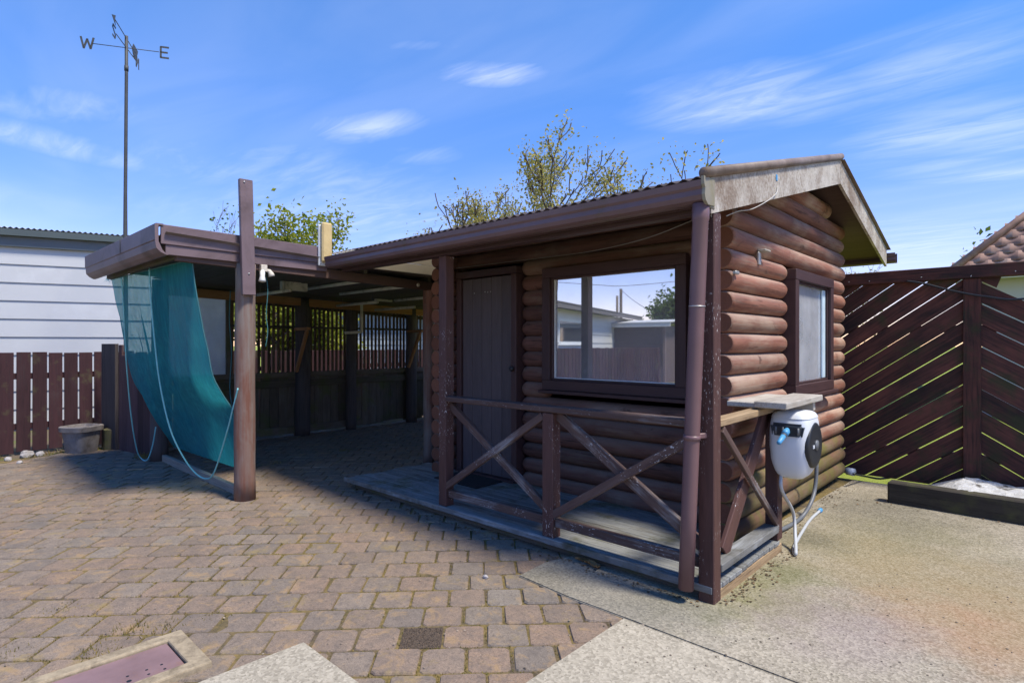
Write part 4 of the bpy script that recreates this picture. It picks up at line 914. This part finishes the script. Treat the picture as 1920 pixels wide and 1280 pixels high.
o = tube('cord', px_path([(432, 545, 6.2), (430, 600, 6.2), (434, 660, 6.2), (431, 720, 6.2), (433, 750, 6.15), (438, 765, 6.1)]), .005, ROPED, None, 6); tag(o, 'thin dark teal cord hanging before the plastic sheet window', 'cord')
o = tube('cord', px_path([(495, 503, 5.6), (502, 540, 5.6), (499, 590, 5.6), (502, 620, 5.6), (498, 650, 5.6)]), .0045, ROPED, None, 6); tag(o, 'thin dark teal cord hanging from the white twin spotlight', 'cord')
o = beam('ground_board', (-8.0, 2.23, .036), (-5.57, 2.22, .036), .05, .085, wood('ground_board', (.20, .17, .14), (.28, .25, .21), rough=.85), None, .004); tag(o, 'grey ground board at the foot of the shade cloth', 'board')

# ------------------------------------------------------------------ slatted fence closing the back of the carport
sf = thing('slat_fence', 'dark slatted fence with boarded base across the back of the carport', 'fence', (-8.75, 4.8, 0))
y = 3.33; i = 0; rnd = random.Random(4)
while y < 7.35:
    beam('slat', (-8.755+rnd.uniform(-.004, .004), y+rnd.uniform(-.004, .004), 1.0), (-8.755, y+rnd.uniform(-.006, .006), 2.14-.042*(y-3.3)), .014, .042, SLATM, sf, .002, up=(0, 1, 0)); y += .077
y = 2.33
while y < 7.35:
    w = .148; beam('paling', (-8.77, y, .05+rnd.uniform(-.02, .03)), (-8.77+rnd.uniform(-.004, .004), y+rnd.uniform(-.004, .004), .98), .02, w-rnd.choice((.003, .004, .009)), DARK, sf, .002, up=(0, 1, 0)); y += w
for z, h, x in ((.83, .11, -8.735), (.97, .08, -8.735), (1.72, .035, -8.735), (2.10, .06, -8.78)): beam('rail', (x, 2.35 if z < 1.5 else 3.28, z), (x, 7.3, z-(.042*4 if z > 2 else 0)), .045, h, DARK, sf)
beam('rail', (-8.73, 2.35, .10), (-8.73, 5.5, .10), .045, .11, DARK, sf)
for yy, r in ((4.37, .115), (5.24, .085), (6.51, .10)): pole('post', -8.66, yy, -.02, 2.2-.03*(yy-4), r, CREOS, sf)
for yy, s in ((4.24, 1), (6.40, 1)):
    beam('bracket_arm', (-8.62, yy, 1.685), (-8.20, yy, 1.685), .06, .045, ORANGE, sf); beam('bracket_brace', (-8.60, yy-.001, 1.02), (-8.25, yy-.001, 1.66), .045, .05, ORANGE, sf)
p = onx(678, 572, -8.5); q = onx(678, 622, -8.5); r_ = onx(647, 624, -8.5); tube('waste_pipe', [p+Vector((0, 0, .15)), p, q+Vector((0, 0, .03)), q, q.lerp(r_, .1), r_], .024, PALEB, sf, 10)
x = -8.68
while x < -4.9:
    beam('paling', (x, 7.36, .03), (x, 7.36+rnd.uniform(-.004, .004), .95), .02, .143, DARK, sf, .002, up=(1, 0, 0)); x += .148
for z in (.25, .8): beam('rail', (-8.75, 7.325, z), (-4.88, 7.325, z), .045, .08, DARK, sf)
# plastic sheet window in the fence line
pw_ = thing('plastic_window', 'pale cloudy plastic sheet in a dark frame behind the shade cloth', 'window', (-8.75, 2.85, 1.0))
box('sheet', -8.757, -8.752, 2.42, 3.235, .99, 2.21, PLASTIC, pw_, 0)
for a in ((2.36, 2.42, .93, 2.25), (3.235, 3.30, .93, 2.25)): box('frame', -8.78, -8.72, a[0], a[1], a[2], a[3], DARK, pw_)
for z in ((.93, .99), (2.21, 2.27)): box('frame', -8.78, -8.72, 2.421, 3.234, z[0], z[1], DARK, pw_)

# ------------------------------------------------------------------ boundary fence, return fence, tubs
bf = thing('paling_fence', 'low dark red paling fence along the boundary before the white house', 'fence', (-10, 0, 0))
y = -10.0; rnd = random.Random(8)
while y < 11:
    h = 1.335+rnd.uniform(-.008, .008)
    beam('paling', (-10.0+rnd.uniform(-.004, .004), y, .0+rnd.uniform(-.01, .03)), (-10.0, y+rnd.uniform(-.004, .004), h), .022, .150+rnd.uniform(-.004, .004), REDF, bf, .003, up=(0, 1, 0)); y += .171
for z in (.35, 1.02): beam('rail', (-10.04, -10, z), (-10.04, 11, z), .04, .08, REDF, bf)
rb = thing('rear_fence', 'long brown board fence behind the shed mirrored in the cabin window', 'fence', (0, -14.5, 0)); x = -9.9
while x < 12:
    beam('paling', (x, -14.5, .0), (x, -14.5, 1.9+rnd.uniform(-.015, .015)), .02, .15, SLATM, rb, .003, up=(1, 0, 0)); x += .155
for z in (.5, 1.5): beam('rail', (-10, -14.54, z), (12, -14.54, z), .045, .08, SLATM, rb)
rf = thing('return_fence', 'short dark board fence joining boundary palings to the carport', 'fence', (-9.0, 2.1, 0))
A, B = Vector((-9.70, 1.97, 0)), Vector((-8.20, 2.24, 0)); d = (B-A).normalized(); s = 0; nrm = Vector((0, 0, 1)).cross(d)
for k, (w, h) in enumerate(((.42, 1.455), (.10, 1.44), (.145, 1.30), (.145, 1.36), (.145, 1.33), (.145, 1.34), (.145, 1.32), (.145, 1.33))):
    p = A+d*(s+w/2)-nrm*(.03 if k < 1 else 0); beam('board', p+Vector((0, 0, 0)), p+Vector((0, 0, h)), .045 if k == 0 else .022, w-.004, CREOS if k == 0 else wood('return_board%d' % k, (.06, .034, .036), (.085, .05, .05), rough=.8), rf, .004, up=d); s += w
beam('rail', A+nrm*.03+Vector((0, 0, .4)), B+nrm*.03+Vector((0, 0, .4)), .04, .08, CREOS, rf); beam('rail', A+nrm*.03+Vector((0, 0, 1.1)), B+nrm*.03+Vector((0, 0, 1.1)), .04, .08, CREOS, rf)
def tub():
    c = Vector((-9.50, 1.66, -.02)); t = thing('planter_tub', 'grey plastic planter tub with a broad rim before the red palings', 'planter', c)
    def ringed(name, L, mat, n=32, e=.45):
        V, F = [], []
        for z, a in L:
            for k in range(n):
                th = 2*PI*k/n+.6; q = math.copysign(abs(math.cos(th-.6))**e, math.cos(th-.6)); r2 = math.copysign(abs(math.sin(th-.6))**e, math.sin(th-.6))
                v = Vector((q*a, r2*a, 0)); v.rotate(Matrix.Rotation(.55, 3, 'Z')); V.append(c+v+Vector((0, 0, z)))
        for i in range(len(L)-1):
            for k in range(n): F.append((i*n+k, i*n+(k+1) % n, (i+1)*n+(k+1) % n, (i+1)*n+k))
        F.append(tuple(range(n-1, -1, -1))); F.append(tuple((len(L)-1)*n+k for k in range(n))); return piece(name, V, F, mat, t)
    ringed('tub', [(0, .135), (.02, .145), (.30, .175)], POTM); ringed('rim', [(.301, .185), (.305, .20), (.365, .205), (.375, .195), (.376, .17), (.34, .165)], POTM)
tub()
def stump():
    p = Vector((-9.47, 1.97, -.02)); V, F = tube_geo([p, p+Vector((.01, 0, .15)), p+Vector((.03, -.01, .30))], [.075, .07, .068], 14)
    o = piece('timber_stump', V, F, wood('stump', (.085, .07, .05), (.13, .11, .08), rough=.9, moss=(.09, .09, .03), moss_amt=.3)); tag(o, 'short weathered timber stump standing beside the planter tub', 'stump')
stump()
def rock(c, s, seed):
    bm = bmesh.new(); bmesh.ops.create_icosphere(bm, subdivisions=2, radius=1)
    for v in bm.verts: v.co = Vector((v.co.x*s[0], v.co.y*s[1], v.co.z*s[2]))*(1+.35*noise.noise(v.co*1.3+Vector((seed, 0, 0))))
    me = bpy.data.meshes.new('stone'); bm.to_mesh(me); bm.free(); me.materials.append(STONE); o = link('stone', me, Matrix.Translation(c)); return o
STONE = plain('stone', (.33, .31, .30), .9, .2, 12, dirt=(.17, .15, .13), dirt_amt=.4, bump=.4)
for k, (x, y, s) in enumerate(((50, 853, .09), (75, 852, .06), (128, 832, .08), (15, 862, .05), (37, 868, .04))):
    p = onz(x, y, 0); p.z = .01; tag(rock(p, (s, s*.8, s*.6), k*3.1), 'pale loose stone lying on soil beneath the red palings', 'stone', 'stones under the paling fence')
V, F = [], []; rnd = random.Random(12)
for k in range(2600):
    p = Vector((rnd.uniform(-9.95, -9.2), rnd.uniform(-1.5, 2.3), -.03)); 
    if noise.noise(p*2.2) < 0: continue
    h = rnd.uniform(.02, .07); a = rnd.uniform(0, 6.28); w = .004; o_ = len(V); dx = Vector((math.cos(a), math.sin(a), 0)); ln = Vector((rnd.uniform(-1, 1), rnd.uniform(-1, 1), 0))*h*.8
    V += [p-dx*w, p+dx*w, p+ln+Vector((0, 0, h))]; F.append((o_, o_+1, o_+2))
o = piece('grass', V, F, MOSSL); o['kind'] = 'stuff'; tag(o, 'dry grass and weeds growing under the red palings', 'grass')

V, F = [], []; rnd = random.Random(31)
for k in range(900):
    q = rnd.random()
    if q < .5: p = Vector((rnd.uniform(-5.1, -1.4), 3.045-abs(rnd.gauss(0, .045)), .004))
    elif q < .7: p = Vector((-1.325+abs(rnd.gauss(0, .06)), rnd.uniform(3.1, 4.3), .014))
    elif q < .9: p = Vector((-1.52+abs(rnd.gauss(0, .08)), rnd.uniform(4.3, 6.9), .014))
    else: p = Vector((rnd.uniform(-1.3, 2), 6.08-abs(rnd.gauss(0, .06)), .014))
    if p.x > -2.4 and p.y < 3.05: p.z = .014
    s = rnd.uniform(.006, .022); a = rnd.uniform(0, 6.28); d = Vector((math.cos(a), math.sin(a), rnd.uniform(0, .5))); e = Vector((-math.sin(a), math.cos(a), rnd.uniform(-.2, .4)))*.45; n = len(V)
    V += [p, p+(d*.5+e)*s, p+d*s, p+(d*.5-e)*s]; F.append((n, n+1, n+2, n+3))
o = piece('leaf_litter', V, F, leafmat('litter_leaf', (.05, .035, .022), (.19, .12, .06), .1)); o['kind'] = 'stuff'; tag(o, 'brown leaf litter and twigs gathered along the porch edge and wall foot', 'leaf litter')

# ------------------------------------------------------------------ drain cover
dc = thing('drain_cover', 'rusty perforated metal drain lid set in a concrete surround', 'drain cover', (-2.945, .62, 0))
def surround():
    x0, x1, y0, y1 = -3.155, -2.735, .30, .955; a0, a1, b0, b1 = -3.085, -2.805, .38, .875; V = []
    for z in (-.03, .030):
        V += [(x0, y0, z), (x1, y0, z), (x1, y1, z), (x0, y1, z), (a0, b0, z), (a1, b0, z), (a1, b1, z), (a0, b1, z)]
    F = []
    for i in range(4):
        j = (i+1) % 4; F += [(8+i, 8+j, 12+j, 12+i), (i, 4+i, 4+j, j), (i, j, 8+j, 8+i), (4+i, 12+i, 12+j, 4+j)]
    o = piece('surround', V, F, plain('ochre_concrete', (.31, .25, .165), .9, .2, 30, dirt=(.16, .125, .08), dirt_amt=.45, bump=.4), dc); md = o.modifiers.new('b', 'BEVEL'); md.width = .008; md.segments = 2
    lid = box('lid', a0+.006, a1-.004, b0+.006, b1-.006, .006, .018, RUST, dc, .003)
    for (x, y, r) in ((303, 1245, .006), (309, 1253, .006), (315, 1262, .006), (275, 1255, .006), (279, 1263, .006), (284, 1272, .006), (242, 1276, .010), (239, 1267, .006)):
        p = onz(x, y, .018); V, F = tube_geo([(p.x, p.y, .0180), (p.x, p.y, .0188)], r, 12); piece('drain_hole', V, F, BLACK, lid)
surround()
def dry_leaf(p, r, ang):
    V, F = [], []; n = 9
    for i in range(n):
        t = i/(n-1); w = r*.42*math.sin(PI*t)**.7*(1+.2*math.sin(i*2.3)); x = (t-.5)*2*r
        for s in (-1, 0, 1): V.append(Vector((x, s*w, .012+.02*(s*s)*math.sin(PI*t)+.012*math.cos(t*5))))
    for i in range(n-1):
        for s in range(2): a = i*3+s; F.append((a, a+1, a+4, a+3))
    M = Matrix.Translation(p) @ Matrix.Rotation(ang, 4, 'Z'); return link('dead_leaf', mesh('dead_leaf', V, F, DRYL, True), M)
for x, y, r, a in ((1092, 1053, .055, .9), (1112, 1062, .06, -.2), (1121, 1066, .04, 2.0), (1103, 1058, .035, 1.4)):
    p = onz(x, y, .012); tag(dry_leaf(p, r, a), 'curled brown dead leaf on concrete under the porch edge', 'leaf', 'dead leaves at the porch edge')
p = onz(910, 1083, .003); o = rock(p+Vector((0, 0, .008)), (.02, .014, .012), 4); tag(o, 'small cream pebble lying on a paver before the porch', 'pebble'); o.name = 'pebble'

# ------------------------------------------------------------------ weather vane
def weather_vane():
    base = att(237, 645, 8.5); bx_, by_ = base.x, base.y
    t = thing('weather_vane', 'tall thin pole topped by weather vane with W and E letters', 'weather vane', (bx_, by_, 0))
    zt = EYE+(645-68)/FPX*8.5; za = EYE+(645-90)/FPX*8.5; lean = att(235, 440, 8.5)
    P = [(bx_-.03, by_, -.06), (bx_-.02, by_, 1.5), (lean.x, lean.y, lean.z), (lean.x+.003, lean.y, lean.z+.6), (bx_, by_, zt-.6), (bx_, by_, zt)]
    tube('pole', P, [.030, .030, .028, .024, .022, .022], VANEM, t, 12)
    tube('pole_socket', [(bx_, by_, zt-.52), (bx_, by_, zt-.44)], .028, VANEM, t, 12)
    c = Vector((bx_, by_, za)); E_ = (RT*.96+FW*.28).normalized(); N_ = (-RT*.28+FW*.96).normalized(); Z = Vector((0, 0, 1))
    def letter(name, o, ax, strokes, h):
        V, F = [], []
        for (x0, y0, x1, y1) in strokes:
            a, b = o+ax*(x0*h)+Z*(y0*h), o+ax*(x1*h)+Z*(y1*h); d = (b-a).normalized(); n = ax.cross(Z); s = n.cross(d).normalized()*.013*h/.16; m = n*.003; a, b = a-d*.006, b+d*.006; k = len(V)
            V += [a-s-m, a+s-m, a+s+m, a-s+m, b-s-m, b+s-m, b+s+m, b-s+m]; F += [tuple(k+q for q in f) for f in ((0, 3, 2, 1), (4, 5, 6, 7), (0, 1, 5, 4), (1, 2, 6, 5), (2, 3, 7, 6), (3, 0, 4, 7))]
        return piece(name, V, F, VANEM, t)
    tube('arm', [c-E_*.43, c+E_*.43], .006, VANEM, t, 6); tube('arm', [c-N_*.40, c+N_*.40], .006, VANEM, t, 6)
    W = [(-.5, .5, -.27, -.5), (-.27, -.5, 0, .35), (0, .35, .27, -.5), (.27, -.5, .5, .5)]; E = [(-.3, -.5, -.3, .5), (-.3, .5, .35, .5), (-.3, 0, .25, 0), (-.3, -.5, .35, -.5)]
    Nn = [(-.35, -.5, -.35, .5), (-.35, .5, .35, -.5), (.35, -.5, .35, .5)]; S = [(.32, .45, -.2, .5), (-.2, .5, -.32, .25), (-.32, .25, .32, -.22), (.32, -.22, .2, -.5), (.2, -.5, -.32, -.45)]
    letter('letter', c-E_*.50, E_, W, .16); letter('letter', c+E_*.50, E_, E, .16); letter('letter', c+N_*.47, -N_, Nn, .16); letter('letter', c-N_*.47, N_, S, .16)
    v = c+Z*.14; ar = (-N_*.9+E_*.05).normalized(); tube('vane_rod', [v+ar*.55, v-ar*.45], .006, VANEM, t, 6); tube('spindle', [c, v+Z*.02], .010, VANEM, t, 8)
    def plate(name, pts):
        n = E_*.003; V = [v+ar*a+Z*b-n for a, b in pts]+[v+ar*a+Z*b+n for a, b in pts]; k = len(pts)
        piece(name, V, [tuple(range(k)), tuple(range(2*k-1, k-1, -1))]+[(i, k+i, k+(i+1) % k, (i+1) % k) for i in range(k)], VANEM, t)
    plate('arrow_head', [(.66, 0), (.50, .07), (.53, 0), (.50, -.07)]); plate('tail_plate', [(-.28, 0), (-.36, .10), (-.60, .09), (-.55, 0), (-.60, -.09), (-.36, -.10)])
weather_vane()

# ------------------------------------------------------------------ neighbouring buildings
def white_house():
    P0 = Vector((-12.6, 1.9, 0)); d = Vector((.348, .937, 0)).normalized(); n = Vector((d.y, -d.x, 0)); Z = Vector((0, 0, 1))
    t = thing('white_house', 'white weatherboard house with grey fascia and pale iron roof beyond the red palings', 'house', P0)
    def pt(s, o, z): return P0+d*s+n*o+Z*z
    s0, s1 = -4.2, 1.5
    core = piece('wall', [pt(s, o, z) for s in (s0+.02, s1-.02) for o in (-6, -.03) for z in (-.05, 3.3)], [(0, 1, 3, 2), (4, 6, 7, 5), (0, 4, 5, 1), (2, 3, 7, 6), (0, 2, 6, 4), (1, 5, 7, 3)], WBOARD, t)
    z = .05; k = 0
    while z < 3.05:
        V = [pt(s, o, zz) for s in (s0, s1) for (o, zz) in ((.0, z-.015), (.028, z-.015), (.008, z+.31), (-.02, z+.31))]
        piece('weatherboard', V, [(0, 1, 2, 3), (4, 7, 6, 5), (0, 4, 5, 1), (1, 5, 6, 2), (2, 6, 7, 3), (3, 7, 4, 0)], WBOARD, t); z += .308
    def brd(name, o0, o1, z0, z1, mat): return piece(name, [pt(s, o, zz) for s in (s0-.3, s1+.3) for o in (o0, o1) for zz in (z0, z1)], [(0, 1, 3, 2), (4, 6, 7, 5), (0, 4, 5, 1), (2, 3, 7, 6), (0, 2, 6, 4), (1, 5, 7, 3)], mat, t)
    brd('soffit', -.02, .05, 3.165, 3.185, FRAMEW); brd('fascia', .05, .075, 3.10, 3.31, GREYF); brd('gutter', .076, .16, 3.275, 3.385, GREYG)
    V, F = [], []; nn = 520
    for (o, z_) in ((.14, 3.41), (-3.0, 3.64)):
        for i in range(nn+1): s = s0-.3+(s1-s0+.6)*i/nn; V.append(pt(s, o, z_+.012*math.cos(i*2*PI/6.5)))
    for i in range(nn): F.append((i, i+1, nn+2+i, nn+1+i))
    piece('roof', V, F, IRONW, t, True)
white_house()
def plain_building(name, label, P0, d, L, depth, hgt, mat, roofm, pitch=.3, boards=.30, window=None, over=.35, rise=.9):
    d = Vector(d).normalized(); n = Vector((d.y, -d.x, 0)); Z = Vector((0, 0, 1)); P0 = Vector(P0); t = thing(name, label, 'house' if 'house' in name else 'shed', P0)
    def pt(s, o, z): return P0+d*s+n*o+Z*z
    BF = [(0, 1, 3, 2), (4, 6, 7, 5), (0, 4, 5, 1), (2, 3, 7, 6), (0, 2, 6, 4), (1, 5, 7, 3)]
    def bx(nm, s0, s1, o0, o1, z0, z1, m, par=t): return piece(nm, [pt(s, o, z) for s in (s0, s1) for o in (o0, o1) for z in (z0, z1)], BF, m, par)
    bx('wall', 0, L, -depth, -.02, -.06, hgt, mat); z = 0
    while z+boards < hgt+.05:
        V = [pt(s, o, zz) for s in (-.01, L+.01) for (o, zz) in ((0, z-.012), (.026, z-.012), (.006, z+boards), (-.015, z+boards))]
        piece('weatherboard', V, [(0, 1, 2, 3), (4, 7, 6, 5), (0, 4, 5, 1), (1, 5, 6, 2), (2, 6, 7, 3), (3, 7, 4, 0)], mat, t); z += boards
    for s in (-.03, L-.07): bx('corner_board', s, s+.10, -.05, .04, -.05, hgt, mat)
    bx('fascia', -over, L+over, over, over+.03, hgt-.04, hgt+.14, roofm)
    V = [pt(-over, over+.05, hgt+.14), pt(L+over, over+.05, hgt+.14), pt(L+over, -depth/2, hgt+rise), pt(-over, -depth/2, hgt+rise), pt(L+over, -depth-over, hgt+.14), pt(-over, -depth-over, hgt+.14)]
    V += [v-Z*.03 for v in V]; piece('roof', V, [(0, 1, 2, 3), (3, 2, 4, 5), (6, 9, 8, 7), (9, 11, 10, 8), (0, 6, 7, 1), (5, 4, 10, 11), (0, 3, 9, 6), (3, 5, 11, 9), (1, 7, 8, 2), (2, 8, 10, 4)], roofm, t)
    if window:
        a, b, z0, z1 = window; w = bx('window', a, b, -.01, .03, z0, z1, FRAMEW); bx('pane', a+.09, b-.09, .031, .036, z0+.09, z1-.09, GLASSD, w); bx('window_sill', a-.05, b+.05, .031, .08, z0-.04, z0, FRAMEW, w)
    return t
GLASSD = plain('dark_window_glass', (.05, .055, .06), .05, .05, 2, spec=.9)
plain_building('mirrored_house', 'cream weatherboard house with white framed window mirrored in the cabin window', (-13.6, -14.2, 0), (.30, .954, 0), 10.4, 5, 2.55, WBOARD2, plain('brown_fascia', (.14, .125, .12), .6), window=(7.0, 9.3, 1.45, 2.25), boards=.30, rise=.25)
plain_building('mirrored_shed', 'brown board shed with pale roof edge mirrored in the cabin window', (-10.6, -11.6, 0), (-.99, .14, 0), 0.0+3.0, 3, 2.15, wood('shed_board', (.13, .09, .08), (.17, .12, .11), rough=.8), plain('pale_barge', (.62, .60, .56), .6), rise=.3)
plain_building('blue_grey_shed', 'blue grey boarded shed glimpsed through the carport slats', (-13.2, 7.2, 0), (.15, .99, 0), 6, 3, 2.35, plain('blue_grey_board', (.34, .40, .46), .6, .3, 3), plain('shed_iron', (.4, .42, .44), .5), boards=.16, rise=.3)
def tile_house():
    t = thing('tile_roof_house', 'white house with brown tiled hip roof behind the chevron fence', 'house', (1.5, 17, 0)); x0, y0, z0 = -1.42, 15.1, 2.98; pit = 1.03
    piece('wall', [(x, y, z) for x in (x0+.45, 9) for y in (y0+.45, 22) for z in (-.06, 2.95)], [(0, 1, 3, 2), (4, 6, 7, 5), (0, 4, 5, 1), (2, 3, 7, 6), (0, 2, 6, 4), (1, 5, 7, 3)], WBOARD, t)
    box('fascia', x0, 9, y0-.02, y0+.01, z0-.20, z0-.02, FRAMEW, t); box('fascia', x0-.02, x0+.01, y0+.02, 22, z0-.20, z0-.02, FRAMEW, t)
    h = 2.6; V = [(x0, y0, z0-.03), (9, y0, z0-.03), (9, y0+h, z0+h*pit-.03), (x0+h, y0+h, z0+h*pit-.03), (x0, 22, z0-.03), (x0+h, 22, z0+h*pit-.03)]
    rf = piece('roof', V, [(0, 1, 2, 3), (0, 3, 5, 4)], TILE, t); ang = math.atan(pit); ct = .235
    nx = 8; V, F = [], []
    for j in (0, 1):
        for i in range(nx+1): u = i/nx; V.append((-.15+.30*u, (-.02 if j == 0 else ct+.03), (.022 if j == 0 else .004)+.016*math.cos(2*PI*u)))
    for j in (0,):
        for i in range(nx+1): u = i/nx; V.append((-.15+.30*u, -.02, -.006+.016*math.cos(2*PI*u)))
    for i in range(nx): F += [(i, i+1, nx+2+i, nx+1+i), (2*nx+2+i, 2*nx+3+i, i+1, i)]
    me = mesh('tile', V, F, TILE, True); k = 0
    for r in range(int(h*math.hypot(1, pit)/ct)):
        y = y0+r*ct*math.cos(ang); z = z0+r*ct*math.sin(ang); xs = x0+(y-y0)+.12
        while xs < 4.0 and k < 290:
            link('tile', me, Matrix.Translation((xs, y, z)) @ Matrix.Rotation(ang, 4, 'X'), rf); xs += .295; k += 1
    tube('hip_cap', [(x0-.02, y0-.02, z0+.03), (x0+h, y0+h, z0+h*pit+.05)], .075, TILE, rf, 10)
tile_house()

# ------------------------------------------------------------------ trees
def tree(name, label, base, height, crown_r, seed, leaf_mat, leaf_size, leaves, trunk_r=.09, fork=.35, levels=4, up=.55, cat='tree', group=None, nleaf=5, spread=.9, rmin=.006, loose=.10):
    rnd = random.Random(seed); base = Vector(base); t = thing(name, label, cat, base, group); V, F = [], []; tips = []
    def seg(P, R, n):
        v, f = tube_geo(P, R, n, False); o = len(V); V.extend(v); F.extend([tuple(o+i for i in q) for q in f])
    def grow(p, d, L, r, lev):
        P, R = [p], [r]; n = 4
        for k in range(n):
            d = (d+Vector((rnd.gauss(0, .13), rnd.gauss(0, .13), rnd.gauss(.04, .08)))).normalized(); p = p+d*(L/n); P.append(p); R.append(max(r*(1-.45*(k+1)/n), rmin))
            if lev >= levels-2: tips.append((p.copy(), d.copy(), L))
        seg(P, R, 7 if lev < 2 else 4)
        if lev < levels:
            for k in range(rnd.choice((2, 3, 3)) if lev else rnd.choice((4, 5))):
                ax = Vector((rnd.gauss(0, 1), rnd.gauss(0, 1), rnd.gauss(0, .4))).normalized(); nd = (d*up+ax*spread*.55+Vector((0, 0, .18))).normalized()
                q = P[rnd.choice((2, 3, 4, 4))]; grow(q, nd, L*rnd.uniform(.55, .85), R[-1]*.75, lev+1)
    tl = height*fork; grow(base+Vector((0, 0, -.1)), Vector((rnd.gauss(0, .05), rnd.gauss(0, .05), 1)).normalized(), tl, trunk_r, 0)
    top = max(v.z for v in V)-base.z; sc = height/top; mr = max(math.hypot(v.x-base.x, v.y-base.y) for v in V); sx = crown_r/mr
    def S(v): return Vector((base.x+(v.x-base.x)*sx, base.y+(v.y-base.y)*sx, base.z+(v.z-base.z)*sc))
    piece('trunk', [S(v) for v in V], F, BARK, t, True)
    LV, LF = [], []; tips = [(S(p), d) for p, d, L in tips]
    for k in range(leaves):
        p, d = rnd.choice(tips); c = p+Vector((rnd.gauss(0, 1), rnd.gauss(0, 1), rnd.gauss(0, 1)))*loose
        for q in range(rnd.randint(1, nleaf)):
            s = leaf_size*rnd.uniform(.6, 1.35); a = Vector((rnd.gauss(0, 1), rnd.gauss(0, 1), rnd.gauss(-.2, .8))).normalized(); b = a.cross(Vector((rnd.gauss(0, 1), rnd.gauss(0, 1), rnd.gauss(0, 1)))).normalized(); m = a.cross(b)*s*.14
            o = c+Vector((rnd.gauss(0, 1), rnd.gauss(0, 1), rnd.gauss(0, 1)))*leaf_size*1.3; i = len(LV)
            LV += [o, o+a*s*.5+b*s*.32+m, o+a*s, o+a*s*.5-b*s*.32+m]; LF += [(i, i+1, i+2, i+3)]
    piece('crown', LV, LF, leaf_mat, t)
    return t
def tb(x, t, z=-.06): p = att(x, 645, t); p.z = z; return p
SP = dict(fork=.26, levels=5, up=.95, nleaf=3, spread=.85, rmin=.008, loose=.10)
tree('sparse_tree', 'sparse twiggy tree with fine olive leaves rising behind the cabin roof', tb(985, 13.5), 6.45, 3.4, 205, LEAF_OLIVE, .075, 4200, .09, **SP)
tree('sparse_tree', 'lower olive leaved tree beside the taller twiggy tree behind the cabin roof', tb(905, 14.0), 5.75, 2.9, 212, LEAF_OLIVE, .075, 3400, .08, **SP)
tree('sparse_tree', 'small pale olive bush tree peeping over the low end of the cabin roof', tb(850, 14.5), 5.0, 1.5, 215, LEAF_OLIVE, .07, 1500, .06, **SP)
tree('sparse_tree', 'thin leafy tree top peeping over the cabin roof near the ridge end', tb(1295, 13.0), 5.65, 2.3, 221, LEAF_OLIVE, .08, 3000, .07, **SP)
tree('lime_tree', 'bright lime green bushy tree rising above the carport roof', tb(575, 13.0), 4.75, 1.35, 44, LEAF_LIME, .10, 2600, .09, .22, 5, nleaf=4)
tree('lime_tree', 'low lime green tree behind the upright board of the carport post', tb(490, 13.3), 4.3, .95, 47, LEAF_LIME, .10, 1700, .07, .2, 5, nleaf=4)
tree('thin_tree', 'very thin tree top with few leaves above the carport fascia', tb(425, 14.5), 5.1, 1.0, 52, LEAF_GREEN, .08, 520, .05, .3, 5, nleaf=2)
tree('garden_shrub', 'bushy yellow green shrub glimpsed through the carport slats', tb(510, 12.4), 2.9, 1.5, 61, LEAF_LIME, .11, 2600, .06, .12, 4, cat='shrub', nleaf=4)
tree('garden_shrub', 'yellow green shrub behind the slats between two round fence posts', tb(610, 13.2), 3.0, 1.5, 64, LEAF_LIME, .11, 2200, .06, .12, 4, cat='shrub', nleaf=4)
tree('garden_shrub', 'leafy shrub behind the cloudy plastic sheet window', tb(400, 12.4), 2.7, 1.3, 67, LEAF_LIME, .11, 1500, .06, .12, 4, cat='shrub', nleaf=4)
tree('spiky_tree', 'leafy green tree top beside the brown tiled roof', tb(1865, 19), 4.95, .95, 71, LEAF_GREEN, .20, 900, .07, .35, 4, nleaf=3)
tree('thin_tree', 'wispy pale twigs showing between cabin eave and chevron fence', tb(1612, 12), 3.35, .75, 75, LEAF_OLIVE, .06, 420, .04, .35, 5, nleaf=2)
def mir(x, t): p = att(x, 645, t); return Vector((p.x, 8.26-p.y, -.06))
tree('mirrored_tree', 'round green tree mirrored in the cabin window', mir(1275, 30), 4.3, 2.0, 81, LEAF_GREEN, .22, 3200, .12, .25, 5, nleaf=4)
UTIL = wood('utility_wood', (.10, .08, .065), (.15, .12, .1), rough=.85)
for x, t_, y, lab in ((1164, 45, 540, 'taller wooden utility pole mirrored in the cabin window'), (1157, 52, 553, 'shorter wooden utility pole mirrored in the cabin window')):
    b0 = mir(x, t_); h = EYE+(645-y)/FPX*t_
    V, F = tube_geo([b0, b0+Vector((0, 0, h*.5)), b0+Vector((0, 0, h))], [.14, .125, .11], 12); o = piece('utility_pole', V, F, UTIL, None, True); tag(o, lab, 'pole')
def wp(x, y, t): p = att(x, y, t); return Vector((p.x, 8.26-p.y, p.z))
o = tube('power_line', smooth_path([wp(1166, 545, 45), wp(1190, 565, 42), wp(1230, 588, 38), wp(1290, 608, 34)], 6), .022, WIREM, None, 5); tag(o, 'power line dropping from the pole mirrored in the cabin window', 'wire')
o = tube('power_line', smooth_path([wp(1030, 528, 30), wp(1120, 534, 30), wp(1160, 536, 30), wp(1220, 532, 30), wp(1320, 522, 30)], 6), .016, WIREM, None, 5); tag(o, 'overhead line crossing the sky mirrored in the cabin window', 'wire')
